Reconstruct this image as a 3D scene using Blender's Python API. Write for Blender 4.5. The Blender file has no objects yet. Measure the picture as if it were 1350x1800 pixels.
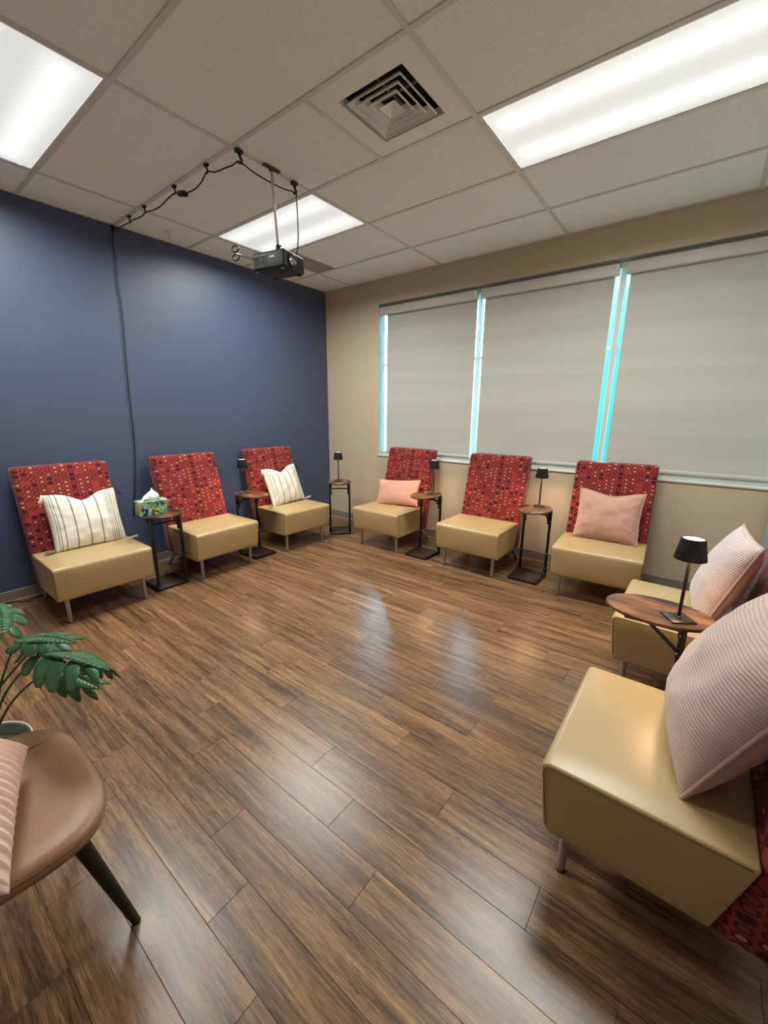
import bpy, bmesh, math, random
from mathutils import Vector, Matrix, noise
random.seed(7)
S = bpy.context.scene
COL = S.collection
PI = math.pi

# ------------------------------------------------------------------ camera
cam = bpy.data.objects.new('camera', bpy.data.cameras.new('camera'))
COL.objects.link(cam)
cam.location = (4.05895, -4.02446, 1.45511)
cam.rotation_euler = (1.328603, -0.006555, 0.657553)
cam.data.sensor_width = 36.0
cam.data.lens = 715.4214 / 1800 * 36
cam.data.clip_start = 0.02
S.camera = cam

# ------------------------------------------------------------------ view, world
S.view_settings.view_transform = 'Standard'
S.view_settings.look = 'None'
S.view_settings.exposure = 0.18
S.view_settings.gamma = 1.0
S.view_settings.use_curve_mapping = False
S.cycles.use_denoising = True
S.cycles.max_bounces = 7
S.cycles.diffuse_bounces = 4
S.cycles.glossy_bounces = 4
S.cycles.transparent_max_bounces = 12
S.cycles.sample_clamp_indirect = 40.0
S.cycles.use_adaptive_sampling = True
S.cycles.adaptive_threshold = 0.03

SKY_STRENGTH = 8.0       # clear blue sky
HAZE_STRENGTH = 900.0     # bright white haze on the sun's side of the sky (beyond the blue wall)
W_ = bpy.data.worlds.new('world'); S.world = W_
W_.use_nodes = True
wn, wl = W_.node_tree.nodes, W_.node_tree.links
wn.clear()
wo = wn.new('ShaderNodeOutputWorld'); wb = wn.new('ShaderNodeBackground')
wt = wn.new('ShaderNodeTexCoord'); ws = wn.new('ShaderNodeSeparateXYZ'); wr = wn.new('ShaderNodeValToRGB')
wm = wn.new('ShaderNodeMapRange'); wm.inputs[1].default_value = -0.5; wm.inputs[2].default_value = 0.5
wl.new(wt.outputs['Generated'], ws.inputs[0]); wl.new(ws.outputs[2], wm.inputs[0]); wl.new(wm.outputs[0], wr.inputs[0])
wr.color_ramp.elements[0].position = 0.0; wr.color_ramp.elements[0].color = (0.008, 0.07, 0.07, 1)
e = wr.color_ramp.elements.new(0.47); e.color = (0.010, 0.11, 0.11, 1)
e = wr.color_ramp.elements.new(0.53); e.color = (0.012, 0.12, 0.14, 1)
e = wr.color_ramp.elements.new(0.75); e.color = (0.006, 0.060, 0.15, 1)
wr.color_ramp.elements[-1].position = 1.0; wr.color_ramp.elements[-1].color = (0.006, 0.055, 0.15, 1)
wl.new(wr.outputs[0], wb.inputs[0]); wb.inputs[1].default_value = SKY_STRENGTH
wd = wn.new('ShaderNodeVectorMath'); wd.operation = 'DOT_PRODUCT'; wl.new(wt.outputs['Generated'], wd.inputs[0]); wd.inputs[1].default_value = (-0.66, 0.63, 0.41)
wx = wn.new('ShaderNodeMath'); wx.operation = 'MAXIMUM'; wl.new(wd.outputs['Value'], wx.inputs[0]); wx.inputs[1].default_value = 0.0
wp = wn.new('ShaderNodeMath'); wp.operation = 'POWER'; wl.new(wx.outputs[0], wp.inputs[0]); wp.inputs[1].default_value = 30.0
wq = wn.new('ShaderNodeMath'); wq.operation = 'MULTIPLY'; wl.new(wp.outputs[0], wq.inputs[0]); wq.inputs[1].default_value = HAZE_STRENGTH
wh = wn.new('ShaderNodeBackground'); wh.inputs[0].default_value = (0.42, 0.80, 1.0, 1); wl.new(wq.outputs[0], wh.inputs[1])
wa = wn.new('ShaderNodeAddShader'); wl.new(wb.outputs[0], wa.inputs[0]); wl.new(wh.outputs[0], wa.inputs[1])
wl.new(wa.outputs[0], wo.inputs[0])

TROFFER_WATT = 43.0
TROFFER_COL = (0.97, 1.0, 0.93)
TROFFER_SPREAD = 165.0
TABLE_LAMP_WATT = 2.1

# ------------------------------------------------------------------ material helpers
def srgb(r, g, b):
    f = lambda c: (c / 255 / 12.92) if c / 255 <= 0.04045 else ((c / 255 + 0.055) / 1.055) ** 2.4
    return (f(r), f(g), f(b), 1.0)

class NT:
    """small wrapper to write node graphs compactly"""
    def __init__(s, name):
        s.m = bpy.data.materials.new(name); s.m.use_nodes = True
        s.n = s.m.node_tree.nodes; s.l = s.m.node_tree.links
        s.b = s.n['Principled BSDF']; s.out = s.n['Material Output']
    def new(s, t, **kw):
        n = s.n.new(t)
        for k, v in kw.items(): setattr(n, k, v)
        return n
    def link(s, a, b): s.l.new(a, b)
    def put(s, v, sock):
        if hasattr(v, 'is_output') or isinstance(v, bpy.types.NodeSocket): s.l.new(v, sock)
        else: sock.default_value = v
    def math(s, op, a, b=None, c=None, clamp=False):
        n = s.n.new('ShaderNodeMath'); n.operation = op; n.use_clamp = clamp
        s.put(a, n.inputs[0])
        if b is not None: s.put(b, n.inputs[1])
        if c is not None: s.put(c, n.inputs[2])
        return n.outputs[0]
    def vmath(s, op, a, b):
        n = s.n.new('ShaderNodeVectorMath'); n.operation = op
        s.put(a, n.inputs[0]); s.put(b, n.inputs[1])
        return n.outputs[0]
    def mix(s, f, a, b, blend='MIX'):
        n = s.n.new('ShaderNodeMix'); n.data_type = 'RGBA'; n.blend_type = blend
        s.put(f, n.inputs[0]); s.put(a, n.inputs[6]); s.put(b, n.inputs[7])
        return n.outputs[2]
    def noise(s, vec, scale, detail=3, rough=0.55, dist=0.0):
        n = s.n.new('ShaderNodeTexNoise')
        if vec is not None: s.l.new(vec, n.inputs['Vector'])
        n.inputs['Scale'].default_value = scale; n.inputs['Detail'].default_value = detail
        n.inputs['Roughness'].default_value = rough; n.inputs['Distortion'].default_value = dist
        return n.outputs[0]
    def mapping(s, vec, scale=(1, 1, 1), loc=(0, 0, 0), rot=(0, 0, 0)):
        n = s.n.new('ShaderNodeMapping'); s.l.new(vec, n.inputs[0])
        n.inputs['Scale'].default_value = scale; n.inputs['Location'].default_value = loc; n.inputs['Rotation'].default_value = rot
        return n.outputs[0]
    def ramp(s, f, stops):
        n = s.n.new('ShaderNodeValToRGB'); s.l.new(f, n.inputs[0])
        el = n.color_ramp.elements
        el[0].position, el[0].color = stops[0]; el[1].position, el[1].color = stops[-1]
        for p, c in stops[1:-1]:
            e = el.new(p); e.color = c
        return n.outputs[0]
    def smooth(s, v, lo, hi):
        n = s.n.new('ShaderNodeMapRange'); n.interpolation_type = 'SMOOTHSTEP'
        s.put(v, n.inputs[0]); n.inputs[1].default_value = lo; n.inputs[2].default_value = hi
        return n.outputs[0]
    def bump(s, h, strength=0.2, dist=0.002):
        n = s.n.new('ShaderNodeBump'); s.l.new(h, n.inputs['Height'])
        n.inputs['Strength'].default_value = strength; n.inputs['Distance'].default_value = dist
        s.l.new(n.outputs[0], s.b.inputs['Normal'])
    def coord(s, k='Object'):
        return s.n.new('ShaderNodeTexCoord').outputs[k]
    def base(s, col, rough=0.5, metal=0.0, spec=0.5):
        s.put(col, s.b.inputs['Base Color']); s.put(rough, s.b.inputs['Roughness'])
        s.b.inputs['Metallic'].default_value = metal; s.b.inputs['Specular IOR Level'].default_value = spec
        return s

def plain(name, rgb, rough=0.5, metal=0.0, spec=0.5, var=0.06, scale=14.0, bump=0.0):
    t = NT(name)
    n = t.noise(t.coord(), scale, 3)
    c = srgb(*rgb)
    lo = tuple(x * (1 - var) for x in c[:3]) + (1,); hi = tuple(min(1, x * (1 + var)) for x in c[:3]) + (1,)
    t.base(t.ramp(n, [(0.25, lo), (0.75, hi)]), rough, metal, spec)
    if bump: t.bump(t.noise(t.coord(), scale * 12, 2), bump, 0.001)
    return t.m

# ------------------------------------------------------------------ materials
M = {}
def wall_mat(name, rgb, rough):
    t = NT(name)
    c = srgb(*rgb)
    n = t.noise(t.coord(), 1.3, 3)
    t.base(t.ramp(n, [(0.2, tuple(x * .95 for x in c[:3]) + (1,)), (0.8, tuple(x * 1.04 for x in c[:3]) + (1,))]), rough, 0, 0.5)
    t.bump(t.noise(t.coord(), 260, 3, 0.6), 0.10, 0.0006)
    return t.m
M['blue'] = wall_mat('blue_paint', (70, 80, 107), 0.44)
M['beige'] = wall_mat('beige_paint', (194, 176, 151), 0.50)
M['greywall'] = wall_mat('pale_paint', (188, 182, 170), 0.55)

def mk_floor():
    t = NT('brown_plank')
    oi = t.new('ShaderNodeObjectInfo')
    rnd = oi.outputs['Random']
    wn_ = t.new('ShaderNodeTexWhiteNoise'); wn_.noise_dimensions = '1D'; t.link(rnd, wn_.inputs['W'])
    off = t.vmath('MULTIPLY', wn_.outputs['Color'], (37.0, 23.0, 11.0))
    p = t.vmath('ADD', t.coord(), off)
    grain = t.noise(t.mapping(p, (4.0, 85, 8)), 1.0, 6, 0.68, 0.5)
    fine = t.noise(t.mapping(p, (24, 330, 20)), 1.0, 3, 0.6)
    broad = t.noise(t.mapping(p, (1.3, 22, 3)), 1.0, 3, 0.55, 0.4)
    patch = t.noise(t.mapping(p, (0.9, 3.2, 3)), 1.0, 2, 0.5)
    v = t.math('ADD', t.math('MULTIPLY', grain, 0.55), t.math('MULTIPLY', broad, 0.45))
    v = t.math('ADD', v, t.math('MULTIPLY', t.math('SUBTRACT', fine, 0.5), 0.42))
    v = t.math('ADD', t.math('MULTIPLY', t.math('SUBTRACT', v, 0.5), 1.2), 0.50)
    tone = t.math('MULTIPLY', t.math('SUBTRACT', rnd, 0.5), 0.07)
    v = t.math('ADD', v, tone)
    col = t.ramp(v, [(0.24, srgb(52, 36, 25)), (0.40, srgb(92, 66, 45)), (0.50, srgb(122, 89, 62)), (0.60, srgb(144, 107, 75)), (0.76, srgb(186, 144, 104))])
    grey = t.mix(t.math('MULTIPLY', t.smooth(patch, 0.54, 0.76), 0.6), col, srgb(90, 72, 58))
    # sparse dark nicks
    vo = t.new('ShaderNodeTexVoronoi'); t.link(t.mapping(p, (7, 26, 8)), vo.inputs['Vector']); vo.inputs['Scale'].default_value = 1.0
    nick = t.math('MULTIPLY', t.smooth(vo.outputs['Distance'], 0.11, 0.03), t.smooth(t.noise(t.mapping(p, (3, 6, 3)), 1.0, 1), 0.55, 0.66))
    col = t.mix(t.math('MULTIPLY', nick, 0.75), grey, srgb(44, 29, 20))
    rough = t.math('ADD', 0.235, t.math('MULTIPLY', grain, 0.12))
    t.base(col, rough, 0, 0.5)
    wave = t.noise(t.mapping(p, (4.5, 26, 5)), 1.0, 2, 0.5, 0.4)
    h = t.math('ADD', t.math('MULTIPLY', grain, 0.35), wave)
    t.bump(h, 0.10, 0.0014)
    return t.m
M['plank'] = mk_floor()
M['subfloor'] = plain('plank_joint', (64, 46, 33), 0.8)

def mk_tile():
    t = NT('acoustic_tile')
    oi = t.new('ShaderNodeObjectInfo')
    off = t.vmath('MULTIPLY', oi.outputs['Location'], (3.1, 5.3, 1.0))
    p = t.vmath('ADD', t.coord(), off)
    v1 = t.new('ShaderNodeTexVoronoi'); t.link(p, v1.inputs['Vector']); v1.inputs['Scale'].default_value = 170
    pin = t.smooth(v1.outputs['Distance'], 0.30, 0.14)
    sel = t.smooth(t.noise(p, 75, 2), 0.46, 0.58)
    pin = t.math('MULTIPLY', pin, sel)
    fis = t.smooth(t.noise(t.mapping(p, (120, 60, 10)), 1.0, 3, 0.6, 1.2), 0.62, 0.72)
    d = t.math('MAXIMUM', pin, t.math('MULTIPLY', fis, 0.55))
    base = t.ramp(t.noise(p, 130, 4), [(0.3, srgb(236, 239, 234)), (0.7, srgb(247, 250, 245))])
    t.base(t.mix(t.math('MULTIPLY', d, 0.55), base, srgb(140, 132, 120)), 0.85, 0, 0.2)
    t.bump(t.math('SUBTRACT', t.math('MULTIPLY', t.noise(p, 160, 3), 0.4), d), 0.35, 0.002)
    return t.m
M['tile'] = mk_tile()
M['tbar'] = plain('grid_white', (216, 216, 210), 0.26, 0, 0.5, 0.03)
M['vent'] = plain('vent_enamel', (236, 236, 230), 0.32, 0, 0.6, 0.02)
M['dark'] = plain('dark_cavity', (14, 13, 12), 0.9)
M['baseboard'] = plain('baseboard_vinyl', (128, 120, 110), 0.5, 0, 0.5, 0.05)
M['cove'] = plain('floor_trim', (172, 160, 142), 0.5)
M['frame'] = plain('window_frame', (190, 190, 184), 0.35, 0, 0.5, 0.02)
M['sill'] = plain('sill_white', (206, 204, 196), 0.4, 0, 0.5, 0.02)
M['fascia'] = plain('blind_cassette', (196, 192, 184), 0.45, 0, 0.5, 0.02)

def mk_blind():
    t = NT('blind_fabric')
    uvs = t.coord()
    w1 = t.noise(t.mapping(uvs, (1, 900, 1400)), 1.0, 1)
    bands = t.noise(t.mapping(uvs, (0.25, 1, 5.5)), 1.0, 2)
    col = t.mix(t.smooth(bands, 0.3, 0.7), srgb(181, 179, 172), srgb(190, 188, 181))
    t.base(col, 0.8, 0, 0.2)
    t.bump(t.math('ADD', t.math('MULTIPLY', w1, 0.25), bands), 0.25, 0.004)
    tr = t.new('ShaderNodeBsdfTranslucent'); tr.inputs[0].default_value = (0.75, 0.72, 0.62, 1)
    mx = t.new('ShaderNodeMixShader'); mx.inputs[0].default_value = 0.012
    t.link(t.b.outputs[0], mx.inputs[1]); t.link(tr.outputs[0], mx.inputs[2]); t.link(mx.outputs[0], t.out.inputs[0])
    return t.m
M['blind'] = mk_blind()

def mk_glass():
    t = NT('window_glass')
    g = t.new('ShaderNodeBsdfGlossy'); g.inputs['Roughness'].default_value = 0.02
    tr = t.new('ShaderNodeBsdfTransparent'); tr.inputs[0].default_value = (0.86, 0.95, 0.95, 1)
    fr = t.new('ShaderNodeFresnel'); fr.inputs[0].default_value = 1.45
    mx = t.new('ShaderNodeMixShader')
    t.link(fr.outputs[0], mx.inputs[0]); t.link(tr.outputs[0], mx.inputs[1]); t.link(g.outputs[0], mx.inputs[2]); t.link(mx.outputs[0], t.out.inputs[0])
    return t.m
M['glass'] = mk_glass()

def mk_leather(name, a, b, rough):
    t = NT(name)
    n = t.noise(t.coord(), 5, 4)
    t.base(t.ramp(n, [(0.0, srgb(*a)), (1.0, srgb(*b))]), t.math('ADD', rough, t.math('MULTIPLY', t.noise(t.coord(), 5, 1), 0.05)), 0, 0.5)
    v = t.new('ShaderNodeTexVoronoi'); v.inputs['Scale'].default_value = 420; t.link(t.coord(), v.inputs['Vector'])
    soft = t.noise(t.coord(), 7, 2)
    t.bump(t.math('ADD', t.math('MULTIPLY', v.outputs['Distance'], 0.25), t.math('MULTIPLY', soft, 0.3)), 0.22, 0.0016)
    return t.m
M['tan'] = mk_leather('tan_vinyl', (177, 150, 107), (187, 160, 116), 0.30)
M['tan_seam'] = plain('tan_seam', (96, 74, 46), 0.6)
M['brown_leather'] = mk_leather('brown_leather', (152, 110, 80), (168, 124, 92), 0.42)
M['seam'] = plain('leather_seam', (120, 84, 56), 0.6)
M['steel'] = plain('brushed_steel', (178, 174, 168), 0.34, 0.75, 0.5, 0.05)
M['blackwood'] = plain('black_wood', (24, 22, 23), 0.42, 0, 0.5, 0.15, 30)
M['blackmetal'] = plain('black_metal', (26, 24, 24), 0.38, 0.3, 0.5, 0.1, 30)
M['bolt'] = plain('bolt_steel', (196, 190, 180), 0.3, 0.9)
M['cord'] = plain('black_cord', (20, 19, 20), 0.5)
M['clip'] = plain('black_clip', (22, 21, 26), 0.35)

def mk_red():
    t = NT('red_oval_fabric')
    uv = t.coord('UV')
    sx, sy = 0.0475, 0.0320
    s = t.new('ShaderNodeSeparateXYZ'); t.link(uv, s.inputs[0])
    u = t.math('DIVIDE', s.outputs[0], sx)
    cu = t.math('FLOOR', u)
    wnc = t.new('ShaderNodeTexWhiteNoise'); wnc.noise_dimensions = '1D'; t.link(cu, wnc.inputs['W'])
    v = t.math('ADD', t.math('DIVIDE', s.outputs[1], sy), t.math('ADD', t.math('MULTIPLY', t.math('MODULO', cu, 2.0), 0.5), t.math('MULTIPLY', t.math('FLOOR', t.math('MULTIPLY', wnc.outputs['Value'], 3.0)), 0.12)))
    cv = t.math('FLOOR', v)
    du = t.math('SUBTRACT', t.math('SUBTRACT', u, cu), 0.5)
    dv = t.math('SUBTRACT', t.math('SUBTRACT', v, cv), 0.5)
    r = t.math('SQRT', t.math('ADD', t.math('POWER', t.math('DIVIDE', du, 0.455), 2.0), t.math('POWER', t.math('DIVIDE', dv, 0.455), 2.0)))
    cmb = t.new('ShaderNodeCombineXYZ'); t.link(cu, cmb.inputs[0]); t.link(cv, cmb.inputs[1])
    wn2 = t.new('ShaderNodeTexWhiteNoise'); wn2.noise_dimensions = '2D'; t.link(cmb.outputs[0], wn2.inputs['Vector'])
    k = wn2.outputs['Value']
    inside = t.smooth(r, 1.0, 0.93)
    core = t.smooth(r, 0.64, 0.54)
    present = t.math('LESS_THAN', k, 0.86)
    filled = t.math('LESS_THAN', k, 0.17)
    lightc = t.math('GREATER_THAN', k, 0.50)
    weave = t.noise(t.mapping(uv, (900, 700, 1)), 1.0, 2)
    red = t.mix(t.smooth(weave, 0.3, 0.7), srgb(130, 37, 36), srgb(156, 51, 46))
    dark = t.mix(k, srgb(60, 10, 19), srgb(80, 15, 24))
    ctr = t.mix(t.math('MULTIPLY', lightc, t.smooth(r, 0.58, 0.46)), srgb(140, 42, 40), srgb(190, 114, 90))
    ov = t.mix(t.math('MULTIPLY', core, t.math('SUBTRACT', 1.0, filled)), dark, ctr)
    col = t.mix(t.math('MULTIPLY', inside, present), red, ov)
    t.base(col, 0.8, 0, 0.25)
    t.b.inputs['Sheen Weight'].default_value = 0.15
    t.bump(weave, 0.25, 0.0008)
    return t.m
M['red'] = mk_red()

def mk_tablewood():
    t = NT('rustic_wood')
    p = t.coord()
    g = t.noise(t.mapping(p, (30, 3, 30)), 1.0, 5, 0.65, 0.6)
    b = t.noise(t.mapping(p, (9, 3.5, 9)), 1.0, 3)
    v = t.math('ADD', t.math('MULTIPLY', t.math('SUBTRACT', t.math('ADD', t.math('MULTIPLY', g, 0.5), t.math('MULTIPLY', b, 0.5)), 0.5), 1.7), 0.49)
    t.base(t.ramp(t.math('ADD', v, t.math('MULTIPLY', t.math('SUBTRACT', t.noise(p, 6, 2), 0.5), 0.35)), [(0.34, srgb(30, 23, 20)), (0.46, srgb(62, 44, 33)), (0.56, srgb(94, 64, 43)), (0.70, srgb(126, 86, 56))]), 0.34, 0, 0.5)
    t.bump(g, 0.15, 0.001)
    return t.m
M['wood'] = mk_tablewood()
M['basewood'] = plain('dark_base_wood', (58, 41, 32), 0.4, 0, 0.5, 0.35, 18)

def emit(name, col, strength):
    t = NT(name)
    t.base(col, 0.5); t.b.inputs['Emission Color'].default_value = col; t.b.inputs['Emission Strength'].default_value = strength
    return t
def mk_lens():
    t = NT('prismatic_lens')
    p = t.coord()
    s = t.new('ShaderNodeSeparateXYZ'); t.link(p, s.inputs[0])
    ay = t.math('ABSOLUTE', s.outputs[1])
    tube = t.smooth(t.math('ABSOLUTE', t.math('SUBTRACT', ay, 0.155)), 0.13, 0.0)   # two lamps lengthwise behind the lens
    endf = t.smooth(t.math('ABSOLUTE', s.outputs[0]), 0.60, 0.50)
    c1 = t.math('SINE', t.math('MULTIPLY', s.outputs[0], 900)); c2 = t.math('SINE', t.math('MULTIPLY', s.outputs[1], 900))
    prism = t.math('MULTIPLY', t.math('MULTIPLY', c1, c2), 0.03)
    e_ = t.math('ADD', 0.52, t.math('MULTIPLY', t.math('MULTIPLY', tube, endf), 0.30))
    e_ = t.math('ADD', e_, prism)
    t.base((0.7, 0.72, 0.71, 1), 0.35)
    t.b.inputs['Emission Color'].default_value = (0.97, 1.0, 0.985, 1)
    t.put(e_, t.b.inputs['Emission Strength'])
    return t.m
M['lens'] = mk_lens()
M['lampglow'] = emit('lamp_glow', (1.0, 0.80, 0.52, 1), 1.1).m
M['lampdown'] = emit('lamp_underside', (1.0, 0.62, 0.32, 1), 5.0).m
M['shade'] = plain('lamp_shade_black', (22, 23, 27), 0.45, 0, 0.5, 0.04)
M['lampmetal'] = plain('lamp_metal', (42, 38, 37), 0.4, 0.5)

def mk_cloth(name, a, b, scale=700, rough=0.9, rib=None, sheen=0.2, groove_shade=0.25, wrinkle=0.0):
    t = NT(name)
    uv = t.coord('UV')
    w = t.noise(t.mapping(uv, (scale, scale, 1)), 1.0, 2)
    soft = t.noise(uv, 14, 3)
    f = t.math('ADD', t.math('MULTIPLY', w, 0.4), t.math('MULTIPLY', soft, 0.6))
    col = t.ramp(f, [(0.3, srgb(*a)), (0.7, srgb(*b))])
    h = t.math('MULTIPLY', w, 0.2)
    if wrinkle: h = t.math('ADD', h, t.math('MULTIPLY', t.noise(t.mapping(uv, (7, 34, 1)), 1.0, 3, 0.55, 0.8), wrinkle))
    if rib:
        wob = t.math('MULTIPLY', t.math('SUBTRACT', t.noise(uv, 7, 2), 0.5), 0.012)
        s = t.new('ShaderNodeSeparateXYZ'); t.link(uv, s.inputs[0])
        c = t.math('SINE', t.math('MULTIPLY', t.math('ADD', s.outputs[1], wob), 2 * PI / rib))
        r = t.math('ADD', 0.5, t.math('MULTIPLY', c, 0.5))
        col = t.mix(t.math('MULTIPLY', t.math('SUBTRACT', 1.0, r), groove_shade), col, tuple(x * 0.45 for x in srgb(*a)[:3]) + (1,))  # shade in the grooves between ribs, put into the colour to deepen the relief
        h = t.math('ADD', h, r)
    t.base(col, rough, 0, 0.2)
    t.b.inputs['Sheen Weight'].default_value = sheen
    t.bump(h, 0.6 if rib else 0.3, 0.003 if rib else 0.001)
    return t.m
M['pink'] = mk_cloth('pink_cotton', (204, 148, 130), (218, 164, 144))
M['pinkvelvet'] = mk_cloth('pink_velvet', (184, 138, 124), (202, 156, 142), 500, 0.85, None, 0.5, 0.25, 6.0)
M['rib'] = mk_cloth('ribbed_chenille', (200, 168, 158), (218, 190, 180), 260, 0.9, 0.0105, 0.4, 0.42)
M['ribplain'] = mk_cloth('plain_pink_back', (178, 144, 134), (194, 160, 150))
M['pleat'] = mk_cloth('pleated_pink', (224, 180, 164), (236, 198, 182))

def mk_stripe():
    t = NT('striped_cream_cotton')
    uv = t.coord('UV')
    s = t.new('ShaderNodeSeparateXYZ'); t.link(uv, s.inputs[0])
    x = t.math('ADD', s.outputs[0], t.math('MULTIPLY', t.math('SUBTRACT', t.noise(uv, 8, 2), 0.5), 0.006))
    tot = None
    for c, w in ((-0.212, .0020), (-0.198, .0024), (-0.170, .0034), (-0.098, .0044), (-0.012, .0044), (0.074, .0044), (0.140, .0020), (0.154, .0024), (0.168, .0024), (0.184, .0034), (0.205, .0020)):
        d = t.smooth(t.math('ABSOLUTE', t.math('SUBTRACT', x, c)), w * 1.35, w * 0.7)
        tot = d if tot is None else t.math('MAXIMUM', tot, d)
    wv = t.noise(t.mapping(uv, (600, 600, 1)), 1.0, 2)
    cream = t.ramp(wv, [(0.3, srgb(222, 214, 198)), (0.7, srgb(238, 232, 220))])
    t.base(t.mix(t.math('MULTIPLY', tot, 0.82), cream, srgb(92, 86, 92)), 0.9, 0, 0.2)
    t.bump(wv, 0.3, 0.001)
    return t.m
M['stripe'] = mk_stripe()
def mk_stitch():
    t = NT('black_white_whipstitch')
    uv = t.coord('UV')
    s = t.new('ShaderNodeSeparateXYZ'); t.link(uv, s.inputs[0])
    f = t.math('FRACT', t.math('ADD', t.math('MULTIPLY', s.outputs[1], 70.0), s.outputs[0]))
    t.base(t.mix(t.math('GREATER_THAN', f, 0.5), srgb(228, 220, 204), srgb(36, 34, 40)), 0.9, 0, 0.2)
    return t.m
M['stitch'] = mk_stitch()
M['tasselw'] = plain('cream_tassel', (222, 214, 198), 0.9, 0, 0.2, 0.1, 200)
M['tasselk'] = plain('dark_tassel', (60, 56, 64), 0.9, 0, 0.2, 0.25, 150)
M['tissue'] = plain('white_tissue', (238, 232, 224), 0.9, 0, 0.2, 0.02)

def mk_box():
    t = NT('tropical_print_card')
    p = t.coord()
    wob = t.new('ShaderNodeTexNoise'); t.link(p, wob.inputs['Vector']); wob.inputs['Scale'].default_value = 22
    q = t.vmath('ADD', p, t.vmath('MULTIPLY', t.vmath('SUBTRACT', wob.outputs['Color'], (0.5, 0.5, 0.5)), (0.03, 0.03, 0.03)))
    v = t.new('ShaderNodeTexVoronoi'); t.link(t.mapping(q, (1.1, 1.0, 0.75), rot=(0.5, 0.4, 0.2)), v.inputs['Vector']); v.inputs['Scale'].default_value = 46
    s = t.new('ShaderNodeSeparateXYZ'); t.link(v.outputs['Color'], s.inputs[0])
    rp = t.new('ShaderNodeValToRGB'); rp.color_ramp.interpolation = 'CONSTANT'; t.link(s.outputs[0], rp.inputs[0])
    cs = [(110, 150, 96), (26, 34, 52), (176, 190, 74), (54, 92, 132), (62, 112, 74), (206, 204, 108), (120, 178, 160), (40, 30, 60), (150, 180, 210), (206, 120, 76), (36, 70, 56), (96, 158, 128)]
    el = rp.color_ramp.elements
    el[0].position = 0; el[0].color = srgb(*cs[0]); el[1].position = 1 / 12; el[1].color = srgb(*cs[1])
    for i in range(2, 12): e = el.new(i / 12); e.color = srgb(*cs[i])
    lines = t.smooth(t.math('SINE', t.math('MULTIPLY', t.noise(t.mapping(q, (1, 1, 1)), 60, 1), 60)), 0.5, 0.8)
    c = t.mix(t.math('MULTIPLY', lines, 0.5), rp.outputs[0], srgb(24, 34, 40))
    t.base(c, 0.35, 0, 0.5)
    return t.m
M['boxprint'] = mk_box()
M['boxtop'] = plain('mint_card', (150, 190, 168), 0.4, 0, 0.5, 0.2, 60)

def mk_leaf():
    t = NT('monstera_leaf')
    uv = t.coord('UV')
    s = t.new('ShaderNodeSeparateXYZ'); t.link(uv, s.inputs[0])
    vein = t.smooth(t.math('ABSOLUTE', s.outputs[0]), 0.05, 0.0)
    n = t.noise(t.coord(), 22, 3)
    c = t.ramp(n, [(0.3, srgb(50, 98, 62)), (0.7, srgb(80, 132, 90))])
    t.base(t.mix(t.math('MULTIPLY', vein, 0.8), c, srgb(170, 176, 110)), 0.32, 0, 0.5)
    tr = t.new('ShaderNodeBsdfTranslucent'); tr.inputs[0].default_value = srgb(90, 130, 50)
    mx = t.new('ShaderNodeMixShader'); mx.inputs[0].default_value = 0.15
    t.link(t.b.outputs[0], mx.inputs[1]); t.link(tr.outputs[0], mx.inputs[2]); t.link(mx.outputs[0], t.out.inputs[0])
    return t.m
M['leaf'] = mk_leaf()
M['stem'] = plain('plant_stem', (72, 92, 50), 0.45, 0, 0.5, 0.25, 30)
M['pot'] = plain('pot_dark', (64, 68, 60), 0.5)
M['potrim'] = plain('pot_rim', (206, 198, 178), 0.5)
M['soil'] = plain('soil', (66, 66, 54), 0.95, 0, 0.2, 0.4, 90, 0.6)
M['projector'] = plain('projector_shell', (9, 9, 11), 0.55, 0, 0.5, 0.06, 40)
M['projvent'] = plain('projector_vent', (70, 70, 70), 0.5, 0.2)
M['grille'] = plain('grille_enamel', (176, 170, 160), 0.45)
M['label'] = plain('pale_label', (214, 212, 208), 0.5)
M['lensglass'] = plain('lens_glass', (150, 150, 140), 0.12, 0.4, 0.8, 0.5, 60)
M['white'] = plain('white_plastic', (222, 218, 210), 0.4)
M['panelblue'] = plain('blue_grey_panel', (150, 160, 168), 0.5)

# ------------------------------------------------------------------ mesh helpers
def mesh(name, verts, faces, mat=None, smooth=False, uvs=None):
    me = bpy.data.meshes.new(name)
    me.from_pydata([tuple(v) for v in verts], [], faces)
    if uvs:
        ul = me.uv_layers.new(name='UVMap')
        for lp in me.loops: ul.data[lp.index].uv = uvs[lp.vertex_index]
    if mat is not None:
        for m in (mat if isinstance(mat, (list, tuple)) else [mat]): me.materials.append(M[m])
    if smooth:
        for p in me.polygons: p.use_smooth = True
    me.update()
    return me

def from_bm(name, bm, mat=None, smooth=False):
    bmesh.ops.recalc_face_normals(bm, faces=bm.faces)
    me = bpy.data.meshes.new(name); bm.to_mesh(me); bm.free()
    if mat is not None: me.materials.append(M[mat])
    if smooth:
        for p in me.polygons: p.use_smooth = True
    return me

def hexa(bm, c):
    """8 corners: bottom 4 ccw, then top 4"""
    v = [bm.verts.new(p) for p in c]
    for f in ((3, 2, 1, 0), (4, 5, 6, 7), (0, 1, 5, 4), (1, 2, 6, 5), (2, 3, 7, 6), (3, 0, 4, 7)):
        bm.faces.new([v[i] for i in f])
    return v

def boxc(x0, x1, y0, y1, z0, z1):
    return [(x0, y0, z0), (x1, y0, z0), (x1, y1, z0), (x0, y1, z0), (x0, y0, z1), (x1, y0, z1), (x1, y1, z1), (x0, y1, z1)]

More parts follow.
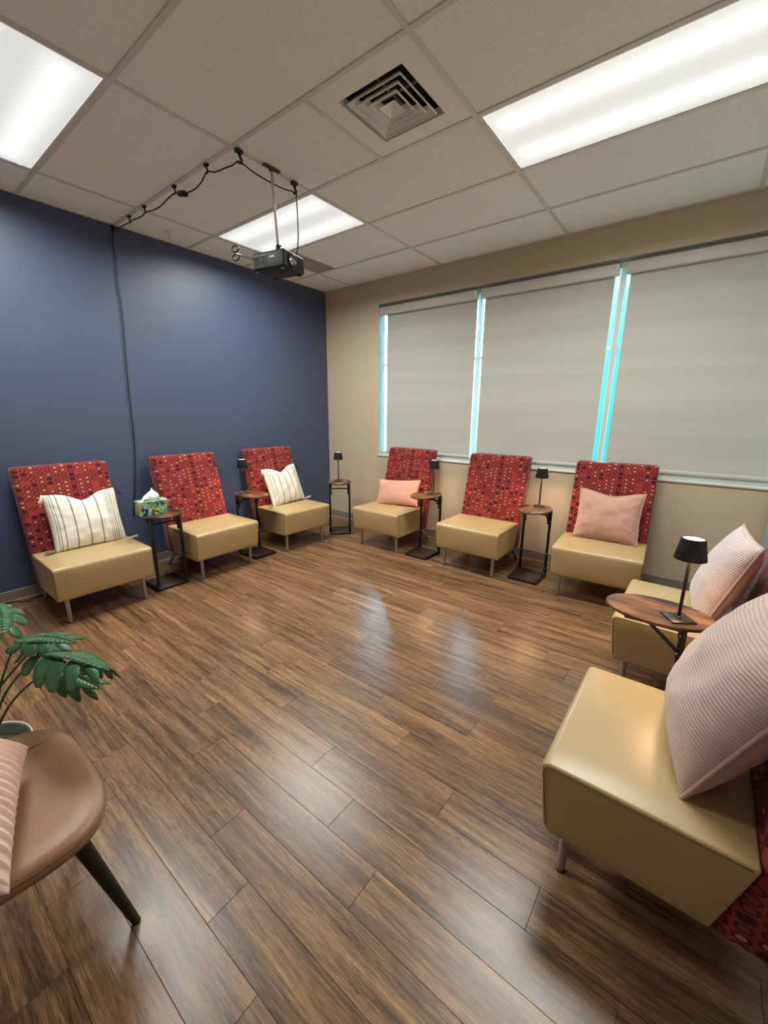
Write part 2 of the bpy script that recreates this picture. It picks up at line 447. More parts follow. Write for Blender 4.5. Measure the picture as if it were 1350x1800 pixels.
def rbox(name, b, mat, bev=0.0, seg=2, smooth=None):
    bm = bmesh.new(); hexa(bm, boxc(*b))
    if bev: bmesh.ops.bevel(bm, geom=bm.edges[:] + bm.verts[:], offset=bev, segments=seg, profile=0.5, affect='EDGES')
    return from_bm(name, bm, mat, bool(bev) if smooth is None else smooth)

def boxes(name, lst, mat, bev=0.0):
    bm = bmesh.new()
    for b in lst: hexa(bm, boxc(*b))
    if bev: bmesh.ops.bevel(bm, geom=bm.edges[:], offset=bev, segments=1, affect='EDGES')
    return from_bm(name, bm, mat)

def frames(path, closed=False):
    n = len(path); out = []; up = None
    for i in range(n):
        a = path[(i - 1) % n] if (closed or i > 0) else path[i]
        b = path[(i + 1) % n] if (closed or i < n - 1) else path[i]
        t = (b - a).normalized()
        if up is None:
            up = Vector((0, 0, 1)) if abs(t.z) < 0.9 else Vector((1, 0, 0))
        x = up - t * up.dot(t)
        if x.length < 1e-5: x = t.orthogonal()
        x.normalize(); y = t.cross(x); up = x
        out.append((x, y))
    return out

def tube_data(path, r, k=8, closed=False):
    path = [Vector(p) for p in path]
    rs = r if isinstance(r, (list, tuple)) else [r] * len(path)
    fr = frames(path, closed); V = []; F = []; U = []; L = 0
    for i, p in enumerate(path):
        if i: L += (p - path[i - 1]).length
        x, y = fr[i]
        for j in range(k):
            a = 2 * PI * j / k
            V.append(p + (x * math.cos(a) + y * math.sin(a)) * rs[i]); U.append((j / k, L))
    n = len(path)
    for i in range(n if closed else n - 1):
        for j in range(k):
            a, b = i * k + j, i * k + (j + 1) % k
            c, d = ((i + 1) % n) * k + (j + 1) % k, ((i + 1) % n) * k + j
            F.append((a, d, c, b))
    if not closed:
        F.append(tuple(range(k))); F.append(tuple(reversed(range((n - 1) * k, n * k))))
    return V, F, U

def merge(*ds):
    V, F, U = [], [], []
    for v, f, u in ds:
        o = len(V); V += list(v); U += list(u); F += [tuple(i + o for i in ff) for ff in f]
    return V, F, U

def tube(name, path, r, mat, k=8, closed=False):
    V, F, U = tube_data(path, r, k, closed)
    return mesh(name, V, F, mat, True, U)

def lathe(name, prof, mat, k=32, smooth=True):
    V, F = [], []
    for r, z in prof:
        for j in range(k):
            a = 2 * PI * j / k; V.append((r * math.cos(a), r * math.sin(a), z))
    for i in range(len(prof) - 1):
        for j in range(k):
            F.append((i * k + j, i * k + (j + 1) % k, (i + 1) * k + (j + 1) % k, (i + 1) * k + j))
    ring_ = prof[0] == prof[-1]
    if prof[0][0] > 1e-6 and not ring_: F.append(tuple(reversed(range(k))))
    if prof[-1][0] > 1e-6 and not ring_: F.append(tuple(range((len(prof) - 1) * k, len(prof) * k)))
    me = mesh(name, V, F, mat, smooth)
    return me

def catmull(pts, n=8):
    P = [Vector(p) for p in pts]; out = []
    for i in range(len(P) - 1):
        p0, p1, p2, p3 = P[max(i - 1, 0)], P[i], P[i + 1], P[min(i + 2, len(P) - 1)]
        for j in range(n):
            t = j / n
            out.append(0.5 * ((2 * p1) + (p2 - p0) * t + (2 * p0 - 5 * p1 + 4 * p2 - p3) * t * t + (3 * p1 - p0 - 3 * p2 + p3) * t ** 3))
    out.append(P[-1]); return out

def autosmooth(me, ang=0.6):
    for p in me.polygons: p.use_smooth = True
    try: me.set_sharp_from_angle(angle=ang)
    except Exception: pass
    return me

# ------------------------------------------------------------------ object helpers
def obj(name, me, parent=None, loc=(0, 0, 0), rot=(0, 0, 0)):
    o = bpy.data.objects.new(name, me); COL.objects.link(o)
    o.location = loc; o.rotation_euler = rot
    if parent is not None: o.parent = parent
    return o
def tag(o, label, cat, group=None):
    o['label'] = label; o['category'] = cat
    if group: o['group'] = group
    return o
def thing(name, label, cat, loc=(0, 0, 0), rotz=0.0, group=None):
    o = bpy.data.objects.new(name, None); COL.objects.link(o)
    o.empty_display_size = 0.1
    o.location = loc; o.rotation_euler = (0, 0, rotz)
    return tag(o, label, cat, group)
def struct(name, me, loc=(0, 0, 0)):
    o = obj(name, me, None, loc); o['kind'] = 'structure'; return o

# ================================================================== THE ROOM
H = 2.9136
XR, YN = 4.78, -5.25            # right wall, near wall
WX0, WX1, WZ0, WZ1 = 0.86, 4.63, 0.925, 2.658   # window opening
TH = 0.20
TF = 0.122                      # window wall

# floor: sub floor and one object per plank
floor = struct('floor', rbox('subfloor', (-0.2, XR + 0.2, YN - 0.2, TH, -0.08, -0.006), 'subfloor'))
PW, PL, G = 0.1392, 0.905, 0.0003
known = {0: 3.13, -1: 3.372, 1: 2.905, 2: 2.525, 3: 3.203, 4: 2.963, 5: 2.587, 6: 2.28, 7: 2.94, 8: 2.5, 9: 3.105}
def plank_mesh(l, w):
    b = 0.0008
    z0, z1 = -0.006, 0.0
    X, Y = l / 2 - G, w / 2 - G
    V = [(-X, -Y, z0), (X, -Y, z0), (X, Y, z0), (-X, Y, z0),
         (-X, -Y, z1 - b), (X, -Y, z1 - b), (X, Y, z1 - b), (-X, Y, z1 - b),
         (-X + b, -Y + b, z1), (X - b, -Y + b, z1), (X - b, Y - b, z1), (-X + b, Y - b, z1)]
    F = [(0, 1, 5, 4), (1, 2, 6, 5), (2, 3, 7, 6), (3, 0, 4, 7), (4, 5, 9, 8), (5, 6, 10, 9), (6, 7, 11, 10), (7, 4, 8, 11), (8, 9, 10, 11)]
    return mesh('plank', V, F, 'plank')
full = plank_mesh(PL, PW)
k = -12
row_seed = random.Random(3)
while True:
    y0 = -3.65 + PW * k
    if y0 >= -0.002: break
    y1 = min(y0 + PW, 0.0)
    if y1 > YN:
        x = known.get(k, row_seed.uniform(0, PL))
        x -= math.ceil(x / PL) * PL
        while x < XR:
            a, b = max(x, 0.0), min(x + PL, XR)
            if b - a > 0.02:
                yy0 = max(y0, YN)
                me = full if (b - a > PL - 1e-4 and y1 - yy0 > PW - 1e-4) else plank_mesh(b - a, y1 - yy0)
                obj('plank', me, floor, ((a + b) / 2, (yy0 + y1) / 2, 0))
            x += PL
    k += 1

# walls
struct('wall_left', rbox('wall_left', (-TH, 0, YN, 0, -0.08, H + 0.12), 'blue'))
struct('wall_right', rbox('wall_right', (XR, XR + TH, YN, 0, -0.08, H + 0.12), 'greywall'))
struct('wall_near', rbox('wall_near', (-TH, XR + TH, YN - TH, YN, -0.08, H + 0.12), 'greywall'))
struct('wall_far', boxes('wall_far', [(-TH, WX0, 0, TF, -0.08, H + 0.12), (WX1, XR + TH, 0, TF, -0.08, H + 0.12),
                                      (WX0, WX1, 0, TF, -0.08, WZ0), (WX0, WX1, 0, TF, WZ1, H + 0.12)], 'beige'))
def baseboard(name, segs, toes):
    o = struct(name, boxes(name, segs, 'baseboard', 0.003))
    obj('cove_strip', boxes('cove', toes, 'cove', 0.002), o)
baseboard('baseboard_left', [(0, 0.010, YN, -0.002, 0.002, 0.09)], [(0.010, 0.016, YN, -0.016, 0.0, 0.012)])
baseboard('baseboard_far', [(0.012, XR, -0.010, 0, 0.002, 0.10)], [(0.016, XR, -0.016, -0.010, 0.0, 0.012)])
baseboard('baseboard_right', [(XR - 0.010, XR, YN, -0.012, 0.002, 0.10)], [(XR - 0.016, XR - 0.010, YN, -0.018, 0.0, 0.012)])

# window: frame, mullions, panes, sill
win = struct('window_1', boxes('window_frame', [(WX0, WX0 + 0.006, 0.100, 0.122, WZ0, WZ1), (WX1 - 0.006, WX1, 0.100, 0.122, WZ0, WZ1),
                                                (WX0, WX1, 0.07, 0.122, WZ0, WZ0 + 0.05), (WX0, WX1, 0.075, 0.122, WZ1 - 0.05, WZ1)], 'frame', 0.003))
MU = ((2.072, 2.113), (3.324, 3.369))
for a, b in MU:
    obj('mullion', rbox('mullion', (a, b, 0.085, 0.122, WZ0 + 0.02, WZ1 - 0.005), 'frame', 0.003, 1, False), win)
edges = [WX0 + 0.006, MU[0][0], MU[0][1], MU[1][0], MU[1][1], WX1 - 0.006]
for i in range(3):
    obj('pane', rbox('pane', (edges[2 * i], edges[2 * i + 1], 0.108, 0.114, WZ0 + 0.05, WZ1 - 0.05), 'glass'), win)
    obj('transom', rbox('transom', (edges[2 * i], edges[2 * i + 1], 0.100, 0.125, 1.985, 2.01), 'frame'), win)
for nm, b in (('jamb_lining', (WX0, WX0 + 0.003, 0.001, 0.112, WZ0, WZ1)), ('jamb_lining', (WX1 - 0.003, WX1, 0.001, 0.112, WZ0, WZ1)), ('head_lining', (WX0, WX1, 0.001, 0.112, WZ1 - 0.003, WZ1))):
    obj(nm, rbox(nm, b, 'frame'), win)
obj('sill', rbox('sill', (WX0 - 0.006, WX1 + 0.006, -0.012, 0.075, WZ0 - 0.012, WZ0 + 0.006), 'sill', 0.004), win)

# ceiling: plenum slab, one object per tile, grid bars
ceil = struct('ceiling', rbox('ceiling_slab', (-TH, XR + TH, YN - TH, TH, H + 0.10, H + 0.25), 'dark'))
CX = [0.0, 0.4633, 1.6825, 2.9017, 4.1209, XR]
RY = [0.0] + [-0.5561 - 0.6096 * j for j in range(8)] + [YN]
RY = [r for r in RY if r >= YN]
if RY[-1] > YN: RY.append(YN)
LIGHTS = {(1, 2), (3, 2), (1, 5)}       # (column, row) cells with a light fixture
tcache = {}
def tile(x0, x1, y0, y1):
    key = (round(x1 - x0, 3), round(y1 - y0, 3))
    if key not in tcache:
        w, d = key[0] / 2 - 0.003, key[1] / 2 - 0.003
        tcache[key] = rbox('ceiling_tile', (-w, w, -d, d, 0.002, 0.017), 'tile')
    obj('ceiling_tile', tcache[key], ceil, ((x0 + x1) / 2, (y0 + y1) / 2, H))
for ci in range(len(CX) - 1):
    for ri in range(len(RY) - 1):
        x0, x1, y1, y0 = CX[ci], CX[ci + 1], RY[ri], RY[ri + 1]
        if (ci, ri) in LIGHTS: continue
        if (ci, ri) == (2, 3):
            tile(x0, x0 + 0.6096, y0, y1); continue      # the vent panel fills the other half
        if (ci, ri) == (1, 1):
            tile(x0 + 0.262, x1, y0, y1); continue       # return grille fills the rest
        tile(x0, x1, y0, y1)
TB = 0.0120
def bar(x0, x1, y0, y1):
    me = boxes('grid_bar', [(x0, x1, y0, y1, H - 0.004, H + 0.0012), ((x0 + x1) / 2 - (0.001 if x1 - x0 < 0.1 else (x1 - x0) / 2), (x0 + x1) / 2 + (0.001 if x1 - x0 < 0.1 else (x1 - x0) / 2),
                            (y0 + y1) / 2 - (0.001 if y1 - y0 < 0.1 else (y1 - y0) / 2), (y0 + y1) / 2 + (0.001 if y1 - y0 < 0.1 else (y1 - y0) / 2), H, H + 0.035)], 'tbar')
    obj('grid_bar', me, ceil)
for y in RY[1:-1]:
    bar(0.0, XR, y - TB, y + TB)
for x in CX[1:-1]:
    for i in range(len(RY) - 1):
        ya, yb = RY[i + 1] + (TB if i + 1 < len(RY) - 1 else 0), RY[i] - (TB if i else 0)
        bar(x - TB, x + TB, ya, yb)
bar(CX[2] + 0.6096 - TB, CX[2] + 0.6096 + TB, RY[4] + TB, RY[3] - TB)
for i, b in enumerate([(0, XR, -0.022, 0, H - 0.003, H + 0.0015), (0, 0.022, YN, -0.022, H - 0.003, H + 0.0015), (XR - 0.022, XR, YN, -0.022, H - 0.003, H + 0.0015)]):
    obj('wall_angle', rbox('wall_angle', b, 'tbar'), ceil)

# ------------------------------------------------------------------ ceiling fixtures
def troffer(ci, ri, label):
    x0, x1, y1, y0 = CX[ci] + TB, CX[ci + 1] - TB, RY[ri] - TB, RY[ri + 1] + TB
    cx, cy = (x0 + x1) / 2, (y0 + y1) / 2; w, d = (x1 - x0) / 2, (y1 - y0) / 2
    t = thing('ceiling_light', label, 'ceiling light', (cx, cy, H), 0, 'recessed ceiling lights')
    obj('housing', boxes('housing', [(-w, w, -d, d, 0.085, 0.095), (-w, -w + 0.006, -d, d, 0.004, 0.085), (w - 0.006, w, -d, d, 0.004, 0.085),
                                     (-w, w, -d, -d + 0.006, 0.004, 0.085), (-w, w, d - 0.006, d, 0.004, 0.085)], 'vent'), t)
    f = 0.013
    obj('door_frame', boxes('door_frame', [(-w, w, -d, -d + f, -0.001, 0.008), (-w, w, d - f, d, -0.001, 0.008),
                                           (-w, -w + f, -d + f, d - f, -0.001, 0.008), (w - f, w, -d + f, d - f, -0.001, 0.008)], 'vent', 0.0015), t)
    obj('diffuser', rbox('diffuser', (-w + f, w - f, -d + f, d - f, 0.003, 0.007), 'lens'), t)
    for s in (-1, 1):
        obj('latch', rbox('latch', (-w + 0.0015, -w + 0.0095, s * d * 0.78 - 0.012, s * d * 0.78 + 0.012, -0.004, 0.0), 'bolt', 0.001, 1), t)
    L = bpy.data.lights.new('fluorescent_light', 'AREA'); L.shape = 'RECTANGLE'; L.size = 2 * (w - f); L.size_y = 2 * (d - f)
    L.energy = TROFFER_WATT; L.color = TROFFER_COL; L.spread = math.radians(TROFFER_SPREAD)
    lo = bpy.data.objects.new('fluorescent_light', L); COL.objects.link(lo); lo.parent = t; lo.location = (0, 0, 0.0005)
troffer(1, 2, 'lit ceiling panel above the projector, nearest the corner of blue and beige walls')
troffer(3, 2, 'long lit ceiling panel beside the square air vent, nearest the windows')
troffer(1, 5, 'lit ceiling panel over the blue wall, cut by the picture edge')

# square air diffuser
vx0, vx1, vy0, vy1 = CX[2] + 0.6096 + TB, CX[3] - TB, RY[4] + TB, RY[3] - TB
vcx, vcy = 2.597, -2.077
v = thing('air_vent', 'square white ceiling air vent with nested louvre rings', 'air vent', (vcx, vcy, H))
a = 0.192
lx0, lx1, ly0, ly1 = vx0 - vcx, vx1 - vcx, vy0 - vcy, vy1 - vcy
obj('face_plate', boxes('face_plate', [(lx0, -a, ly0, ly1, 0, 0.004), (a, lx1, ly0, ly1, 0, 0.004), (-a, a, ly0, -a, 0, 0.004), (-a, a, a, ly1, 0, 0.004)], 'vent'), v)
obj('duct', boxes('duct', [(-a - .01, a + .01, -a - .01, a + .01, 0.09, 0.095), (-a - .012, -a - .002, -a, a, 0.004, 0.09), (a + .002, a + .012, -a, a, 0.004, 0.09),
                           (-a, a, -a - .012, -a - .002, 0.004, 0.09), (-a, a, a + .002, a + .012, 0.004, 0.09)], 'dark'), v)
def ring(s_lo, z_lo, s_hi, z_hi, th=0.0022):
    V = []
    for s, z in ((s_lo, z_lo), (s_lo - 0.0035, z_lo - 0.0005), (s_lo - 0.004, z_lo + 0.006), (s_hi, z_hi), (s_hi, z_hi + th), (s_lo, z_lo + 0.008)):
        V += [(-s, -s, z), (s, -s, z), (s, s, z), (-s, s, z)]
    F = []
    for q in range(6):
        for j in range(4):
            A, B = q * 4, ((q + 1) % 6) * 4
            F.append((A + j, A + (j + 1) % 4, B + (j + 1) % 4, B + j))
    bm = bmesh.new(); me = mesh('louvre', V, F); bm.from_mesh(me); return from_bm('louvre', bm, 'vent')
obj('louvre', ring(0.192, 0.001, 0.183, 0.035), v)
for s in (0.160, 0.122, 0.085):
    obj('louvre', ring(s, -0.008, s - 0.030, 0.030), v)
pm = mesh('centre_cone', [(-.047, -.047, -.006), (.047, -.047, -.006), (.047, .047, -.006), (-.047, .047, -.006), (0, 0, 0.026),
                          (-.047, -.047, -.008), (.047, -.047, -.008), (.047, .047, -.008), (-.047, .047, -.008), (0, 0, 0.022)],
          [(0, 1, 4), (1, 2, 4), (2, 3, 4), (3, 0, 4), (6, 5, 9), (7, 6, 9), (8, 7, 9), (5, 8, 9), (0, 5, 6, 1), (1, 6, 7, 2), (2, 7, 8, 3), (3, 8, 5, 0)], 'vent')
obj('centre_cone', pm, v)
obj('cross_strut', boxes('cross_strut', [(-0.002, 0.002, -0.18, 0.18, 0.050, 0.060), (-0.18, 0.18, -0.002, 0.002, 0.050, 0.060)], 'grille'), v)

# return grille
g = thing('return_grille', 'grey slotted return air grille in the ceiling behind the projector', 'air grille', (0.4633 + 0.012 + 0.125, -0.861, H))
gw, gd = 0.123, 0.288
obj('grille_frame', boxes('grille_frame', [(-gw, gw, -gd, -gd + .012, -.002, .01), (-gw, gw, gd - .012, gd, -.002, .01), (-gw, -gw + .012, -gd, gd, -.002, .01), (gw - .012, gw, -gd, gd, -.002, .01)], 'grille'), g)
obj('backing', rbox('backing', (-gw, gw, -gd, gd, 0.02, 0.024), 'dark'), g)
sl = None
for i in range(18):
    x = -gw + 0.018 + i * (2 * gw - 0.036) / 17
    if sl is None: sl = mesh('slat', [(-.001, -gd + .012, 0), (.004, -gd + .012, .012), (.004, gd - .012, .012), (-.001, gd - .012, 0), (.001, -gd + .012, -.0005), (.006, -gd + .012, .0115), (.006, gd - .012, .0115), (.001, gd - .012, -.0005)],
                             [(0, 1, 2, 3), (7, 6, 5, 4), (0, 4, 5, 1), (3, 2, 6, 7), (0, 3, 7, 4), (1, 5, 6, 2)], 'grille')
    obj('slat', sl, g, (x, 0, 0))

# sprinkler
sp = thing('sprinkler_head', 'small white fire sprinkler head in the ceiling near the blue wall', 'sprinkler', (0.243, -2.053, H))
obj('escutcheon', lathe('escutcheon', [(0.0, 0.002), (0.032, 0.002), (0.032, -0.002), (0.02, -0.007), (0.010, -0.009), (0.008, -0.03), (0.0, -0.03)], 'white', 24), sp)
obj('yoke', tube('yoke', [(-.012, 0, -.025), (-.016, 0, -.04), (0, 0, -.055), (.016, 0, -.04), (.012, 0, -.025)], 0.0025, 'white', 6), sp)
obj('deflector', lathe('deflector', [(0.0, -0.055), (0.017, -0.055), (0.017, -0.058), (0.0, -0.058)], 'white', 16), sp)

# ------------------------------------------------------------------ roller blinds
def blind(x0, x1, label):
    t = thing('roller_blind', label, 'window blind', ((x0 + x1) / 2, 0.06, WZ1 - 0.035), 0, 'roller blinds on the window')
    w = (x1 - x0) / 2; zt, zb = -0.05, 1.0 - (WZ1 - 0.035)
    V, F = [], []; nx, nz = 10, 60
    for side, yo in ((0, -0.0008), (1, 0.0008)):
        for i in range(nz + 1):
            for j in range(nx + 1):
                z = zt + (zb - zt) * i / nz; x = -w + 2 * w * j / nx
                b = noise.noise(Vector((x * 0.5, 0.3, (z + x0) * 4.2))) * 0.0022 * math.sin(PI * i / nz)
                V.append((x, yo + b, z))
    o = (nx + 1) * (nz + 1)
    for i in range(nz):
        for j in range(nx):
            q = i * (nx + 1) + j
            F.append((q, q + nx + 1, q + nx + 2, q + 1)); F.append((o + q, o + q + 1, o + q + nx + 2, o + q + nx + 1))
    obj('shade_fabric', mesh('shade_fabric', V, F, 'blind', True), t)
    obj('bottom_bar', rbox('bottom_bar', (-w, w, -0.009, 0.009, zb - 0.026, zb), 'fascia', 0.004), t)
    return t
BAYS = [(WX0 + 0.002, 2.088), (2.131, 3.325), (3.377, WX1 - 0.002)]
BL = [(0.945, 2.080), (2.156, 3.294), (3.404, 4.545)]
for (x0, x1), (c0, c1), lab in zip(BL, BAYS, ['closed cream roller blind nearest the room corner', 'closed cream roller blind in the middle window bay', 'closed cream roller blind at the end of the window, cut by the picture edge']):
    t = blind(x0, x1, lab)
    m = t.location.x
    obj('cassette', rbox('cassette', (c0 - m, c1 - m, -0.042, 0.014, -0.085, 0.002), 'fascia', 0.006), t)
    obj('end_bracket', rbox('end_bracket', (c1 - m - 0.026, c1 - m - 0.006, -0.050, -0.040, -0.05, -0.005), 'white', 0.003), t)

# ================================================================== FURNITURE
# ------------------------------------------------------------------ lounge chairs
CW, CD, ZT, ZB, THT, ZTOP = 0.622, 0.505, 0.431, 0.182, math.tan(0.241), 1.042
def seat_mesh():
    bm = bmesh.new()
    w, wb = CW / 2, 0.611 / 2
    yb = CD + (ZB - ZT) * THT
    hexa(bm, [(-wb, 0.027, ZB), (wb, 0.027, ZB), (wb, yb, ZB), (-wb, yb, ZB), (-w, 0, ZT), (w, 0, ZT), (w, CD, ZT), (-w, CD, ZT)])
    bmesh.ops.subdivide_edges(bm, edges=bm.edges[:], cuts=5, use_grid_fill=True)
    for vv in bm.verts:                      # soft crown on top, slight belly on the front
        x, y, z = vv.co
        cx, cy = 1 - (x / w) ** 2, max(0, 1 - ((y - CD / 2) / (CD / 2)) ** 2)
        if z > ZT - 1e-4: vv.co.z += 0.009 * max(cx, 0) * cy
        if abs(y - 0.027 * (ZT - z) / (ZT - ZB)) < 1e-4: vv.co.y -= 0.006 * max(cx, 0) * math.sin(PI * (z - ZB) / (ZT - ZB))
    def sharp(test):
        return [e_ for e_ in bm.edges if len(e_.link_faces) == 2 and e_.calc_face_angle(0) > 0.6 and test(e_)]
    frontal = lambda e_: abs(e_.verts[0].co.x - e_.verts[1].co.x) > 0.02 and e_.verts[0].co.y < 0.1
    bmesh.ops.bevel(bm, geom=sharp(frontal), offset=0.028, segments=5, profile=0.5, affect='EDGES')
    bmesh.ops.bevel(bm, geom=sharp(lambda e_: True), offset=0.010, segments=3, profile=0.5, affect='EDGES')
    return from_bm('seat', bm, 'tan', True)
def seam_mesh(s):
    # stitched line where the side panel meets the top and the front
    x0, x1 = s * 0.3112, s * 0.3062
    pts = [Vector((x1, 0.036, ZB + 0.03)), Vector((x1 + (x0 - x1) * 0.5, 0.022, ZB + 0.13)), Vector((x0, 0.013, ZT - 0.034)), Vector((x0, 0.018, ZT - 0.016)), Vector((x0, 0.034, ZT - 0.0095))]
    pts += [Vector((x0, 0.034 + (CD - 0.05) * q / 12, ZT - 0.0095)) for q in range(1, 13)]
    return tube('seam', pts, 0.0013, 'tan_seam', 6)
def back_mesh():
    bm = bmesh.new()
    w = 0.305; yf = lambda z: CD + (z - ZT) * THT
    z0, z1 = 0.170, ZTOP
    hexa(bm, [(-w, yf(z0), z0), (w, yf(z0), z0), (w, yf(z0) + 0.138, z0), (-w, yf(z0) + 0.138, z0), (-w, yf(z1), z1), (w, yf(z1), z1), (w, yf(z1) + 0.113, z1), (-w, yf(z1) + 0.113, z1)])
    bmesh.ops.bevel(bm, geom=bm.edges[:], offset=0.024, segments=4, profile=0.5, affect='EDGES')
    bmesh.ops.recalc_face_normals(bm, faces=bm.faces)
    ul = bm.loops.layers.uv.new('UVMap')
    for f in bm.faces:
        n = f.normal
        for lp in f.loops:
            c = lp.vert.co
            if abs(n.x) > 0.75: lp[ul].uv = (c.y + 0.9, c.z * 1.03)
            elif abs(n.z) > 0.9 and n.z > 0: lp[ul].uv = (c.x + 0.5, c.z * 1.03 + (c.y - yf(z1)))
            else: lp[ul].uv = (c.x + 0.5, c.z * 1.03)
    return from_bm('backrest', bm, 'red', True)
ME = {'seat': seat_mesh(), 'seamL': seam_mesh(-1), 'seamR': seam_mesh(1), 'back': back_mesh(),
      'rearleg': tube('leg', [(0, 0.683, 0.004), (0, 0.60, 0.10), (0, 0.50, 0.21)], [0.0125, 0.0145, 0.016], 'steel', 16),
      'leg': lathe('leg', [(0.0, 0.0), (0.0115, 0.0), (0.0125, 0.004), (0.016, 0.2), (0.0, 0.2)], 'steel', 20),
      'glide': lathe('glide', [(0.0, 0.0), (0.0135, 0.0), (0.0135, 0.006), (0.0, 0.006)], 'clip', 16)}
autosmooth(ME['leg']); autosmooth(ME['glide'])
CH = {}
def chair(i, x, y, deg, label):
    t = thing('lounge_chair', label, 'chair', (x, y, 0), math.radians(deg), 'armless red and tan lounge chairs')
    s = obj('seat', ME['seat'], t); s['label'] = 'tan vinyl block seat'
    obj('seam', ME['seamL'], s); obj('seam', ME['seamR'], s)
    b = obj('backrest', ME['back'], t); b['label'] = 'red fabric backrest with oval pattern'
    for sx in (-1, 1):
        l = obj('leg', ME['leg'], t, (sx * 0.246, 0.086, 0.004)); obj('glide', ME['glide'], l, (0, 0, -0.004))
        l = obj('leg', ME['rearleg'], t, (sx * 0.250, 0.0, 0.0)); obj('glide', ME['glide'], l, (0, 0.683, 0))
    CH[i] = (x, y, math.radians(deg))
chair(1, 0.830, -3.066, 89.5, 'red and tan armless chair with a striped cushion, beside the tissue box')
chair(2, 0.818, -2.084, 90.7, 'empty red and tan armless chair against the blue wall')
chair(3, 0.812, -1.134, 88.4, 'red and tan armless chair by the blue wall corner, holding a tilted striped cushion')
chair(4, 1.421, -0.782, -1.1, 'red and tan armless chair under the windows with a small oblong pink cushion')
chair(5, 2.486, -0.777, 0.0, 'empty red and tan armless chair under the middle window')
chair(6, 3.554, -0.775, 3.3, 'red and tan armless chair under the windows with a square pink velvet cushion')
chair(7, 3.825, -1.444, -91.0, 'red and tan chair mostly hidden behind the nearest oval table and lamp')
chair(8, 3.819, -2.614, -90.3, 'nearest red and tan chair, seen from its side, with a big ribbed cushion')

# ------------------------------------------------------------------ side tables
TZ = 0.635
def oval_mesh():
    bm = bmesh.new(); n = 64
    def rg(s, z): return [bm.verts.new((0.140 * s * math.cos(2 * PI * i / n), 0.200 * (1 - (1 - s) * 0.7) * math.sin(2 * PI * i / n), z)) for i in range(n)]
    R = [rg(0.975, TZ - 0.016), rg(1.0, TZ - 0.013), rg(1.0, TZ - 0.003), rg(0.98, TZ)]
    for A, B in zip(R, R[1:]):
        for i in range(n): bm.faces.new((A[i], A[(i + 1) % n], B[(i + 1) % n], B[i]))
    bm.faces.new(list(reversed(R[0]))); bm.faces.new(R[-1])
    return autosmooth(from_bm('table_top', bm, 'wood'), 0.7)
PX, PY = 0.115, 0.10
TM = {'top': oval_mesh(),
      'post': rbox('post', (-0.011, 0.011, -0.008, 0.008, 0.012, TZ - 0.016), 'blackmetal', 0.002, 1),
      'bar': rbox('crossbar', (-PX, PX, PY - 0.006, PY + 0.006, 0.560, 0.574), 'blackmetal', 0.002, 1),
      'board': rbox('base_board', (-PX + 0.004, PX - 0.004, -0.165, PY, 0.006, 0.020), 'basewood', 0.001, 1),
      'rail': boxes('base_frame', [(-0.128, -0.110, -0.178, PY + 0.010, 0.0, 0.024), (0.110, 0.128, -0.178, PY + 0.010, 0.0, 0.024),
                                   (-0.110, 0.110, -0.178, -0.160, 0.0, 0.024), (-0.110, 0.110, PY - 0.006, PY + 0.010, 0.0, 0.024)], 'blackmetal', 0.003)}
def bracket_mesh():
    # angle plate under the top with a diagonal brace towards the free end
    def beam(p, q, w, h):
        p, q = Vector(p), Vector(q); d = (q - p).normalized(); sx = Vector((w / 2, 0, 0)); up = d.cross(Vector((1, 0, 0))).normalized() * h / 2
        bm_c = [p - sx - up, p + sx - up, p + sx + up, p - sx + up, q - sx - up, q + sx - up, q + sx + up, q - sx + up]
        return bm_c
    bm = bmesh.new()
    hexa(bm, boxc(-0.009, 0.009, -0.11, PY - 0.006, TZ - 0.026, TZ - 0.016))
    hexa(bm, beam((0, PY - 0.012, TZ - 0.115), (0, -0.02, TZ - 0.022), 0.010, 0.012))
    hexa(bm, boxc(-0.010, 0.010, PY - 0.016, PY - 0.006, TZ - 0.145, TZ - 0.02))
    return from_bm('bracket', bm, 'blackmetal')
TM['bracket'] = bracket_mesh()
def bolt_mesh(): return lathe('bolt', [(0.0, 0.0), (0.0048, 0.0), (0.0048, 0.003), (0.0025, 0.0045), (0.0, 0.0045)], 'bolt', 10)
TM['bolt'] = bolt_mesh()
TM['elbow'] = boxes('elbow_joint', [(-0.015, 0.015, -0.03, 0.014, 0.020, 0.034), (-0.014, 0.014, -0.012, 0.012, 0.034, 0.075)], 'blackmetal', 0.003)
def side_table(x, y, deg, label):
    t = thing('side_table', label, 'side table', (x, y, 0), math.radians(deg), 'oval C-shaped side tables')
    tp = obj('table_top', TM['top'], t); tp['label'] = 'rustic brown oval wood top'
    for s in (-1, 1):
        p = obj('post', TM['post'], t, (s * PX, PY, 0))
        br = obj('bracket', TM['bracket'], t, (s * (PX - 0.012), 0, 0))
        obj('bolt', TM['bolt'], br, (s * 0.011, PY - 0.011, TZ - 0.04), (0, s * PI / 2, 0))
        obj('bolt', TM['bolt'], br, (s * 0.011, PY - 0.011, TZ - 0.12), (0, s * PI / 2, 0))
        el = obj('elbow_joint', TM['elbow'], t, (s * (PX + 0.002), PY - 0.004, 0))
        obj('bolt', TM['bolt'], el, (0, -0.030, 0.027), (PI / 2, 0, 0))
        obj('bolt', TM['bolt'], p, (0, -0.008, 0.21), (PI / 2, 0, 0))
    obj('crossbar', TM['bar'], t)
    obj('base_board', TM['board'], t); obj('base_frame', TM['rail'], t)
    return t
side_table(0.600, -2.575, -90, 'small oval wood table carrying the tissue box')
side_table(0.520, -1.630, 90, 'small oval wood table with lamp between the two chairs on the blue wall')
side_table(0.680, -0.520, -135, 'small oval wood table with lamp in the room corner')
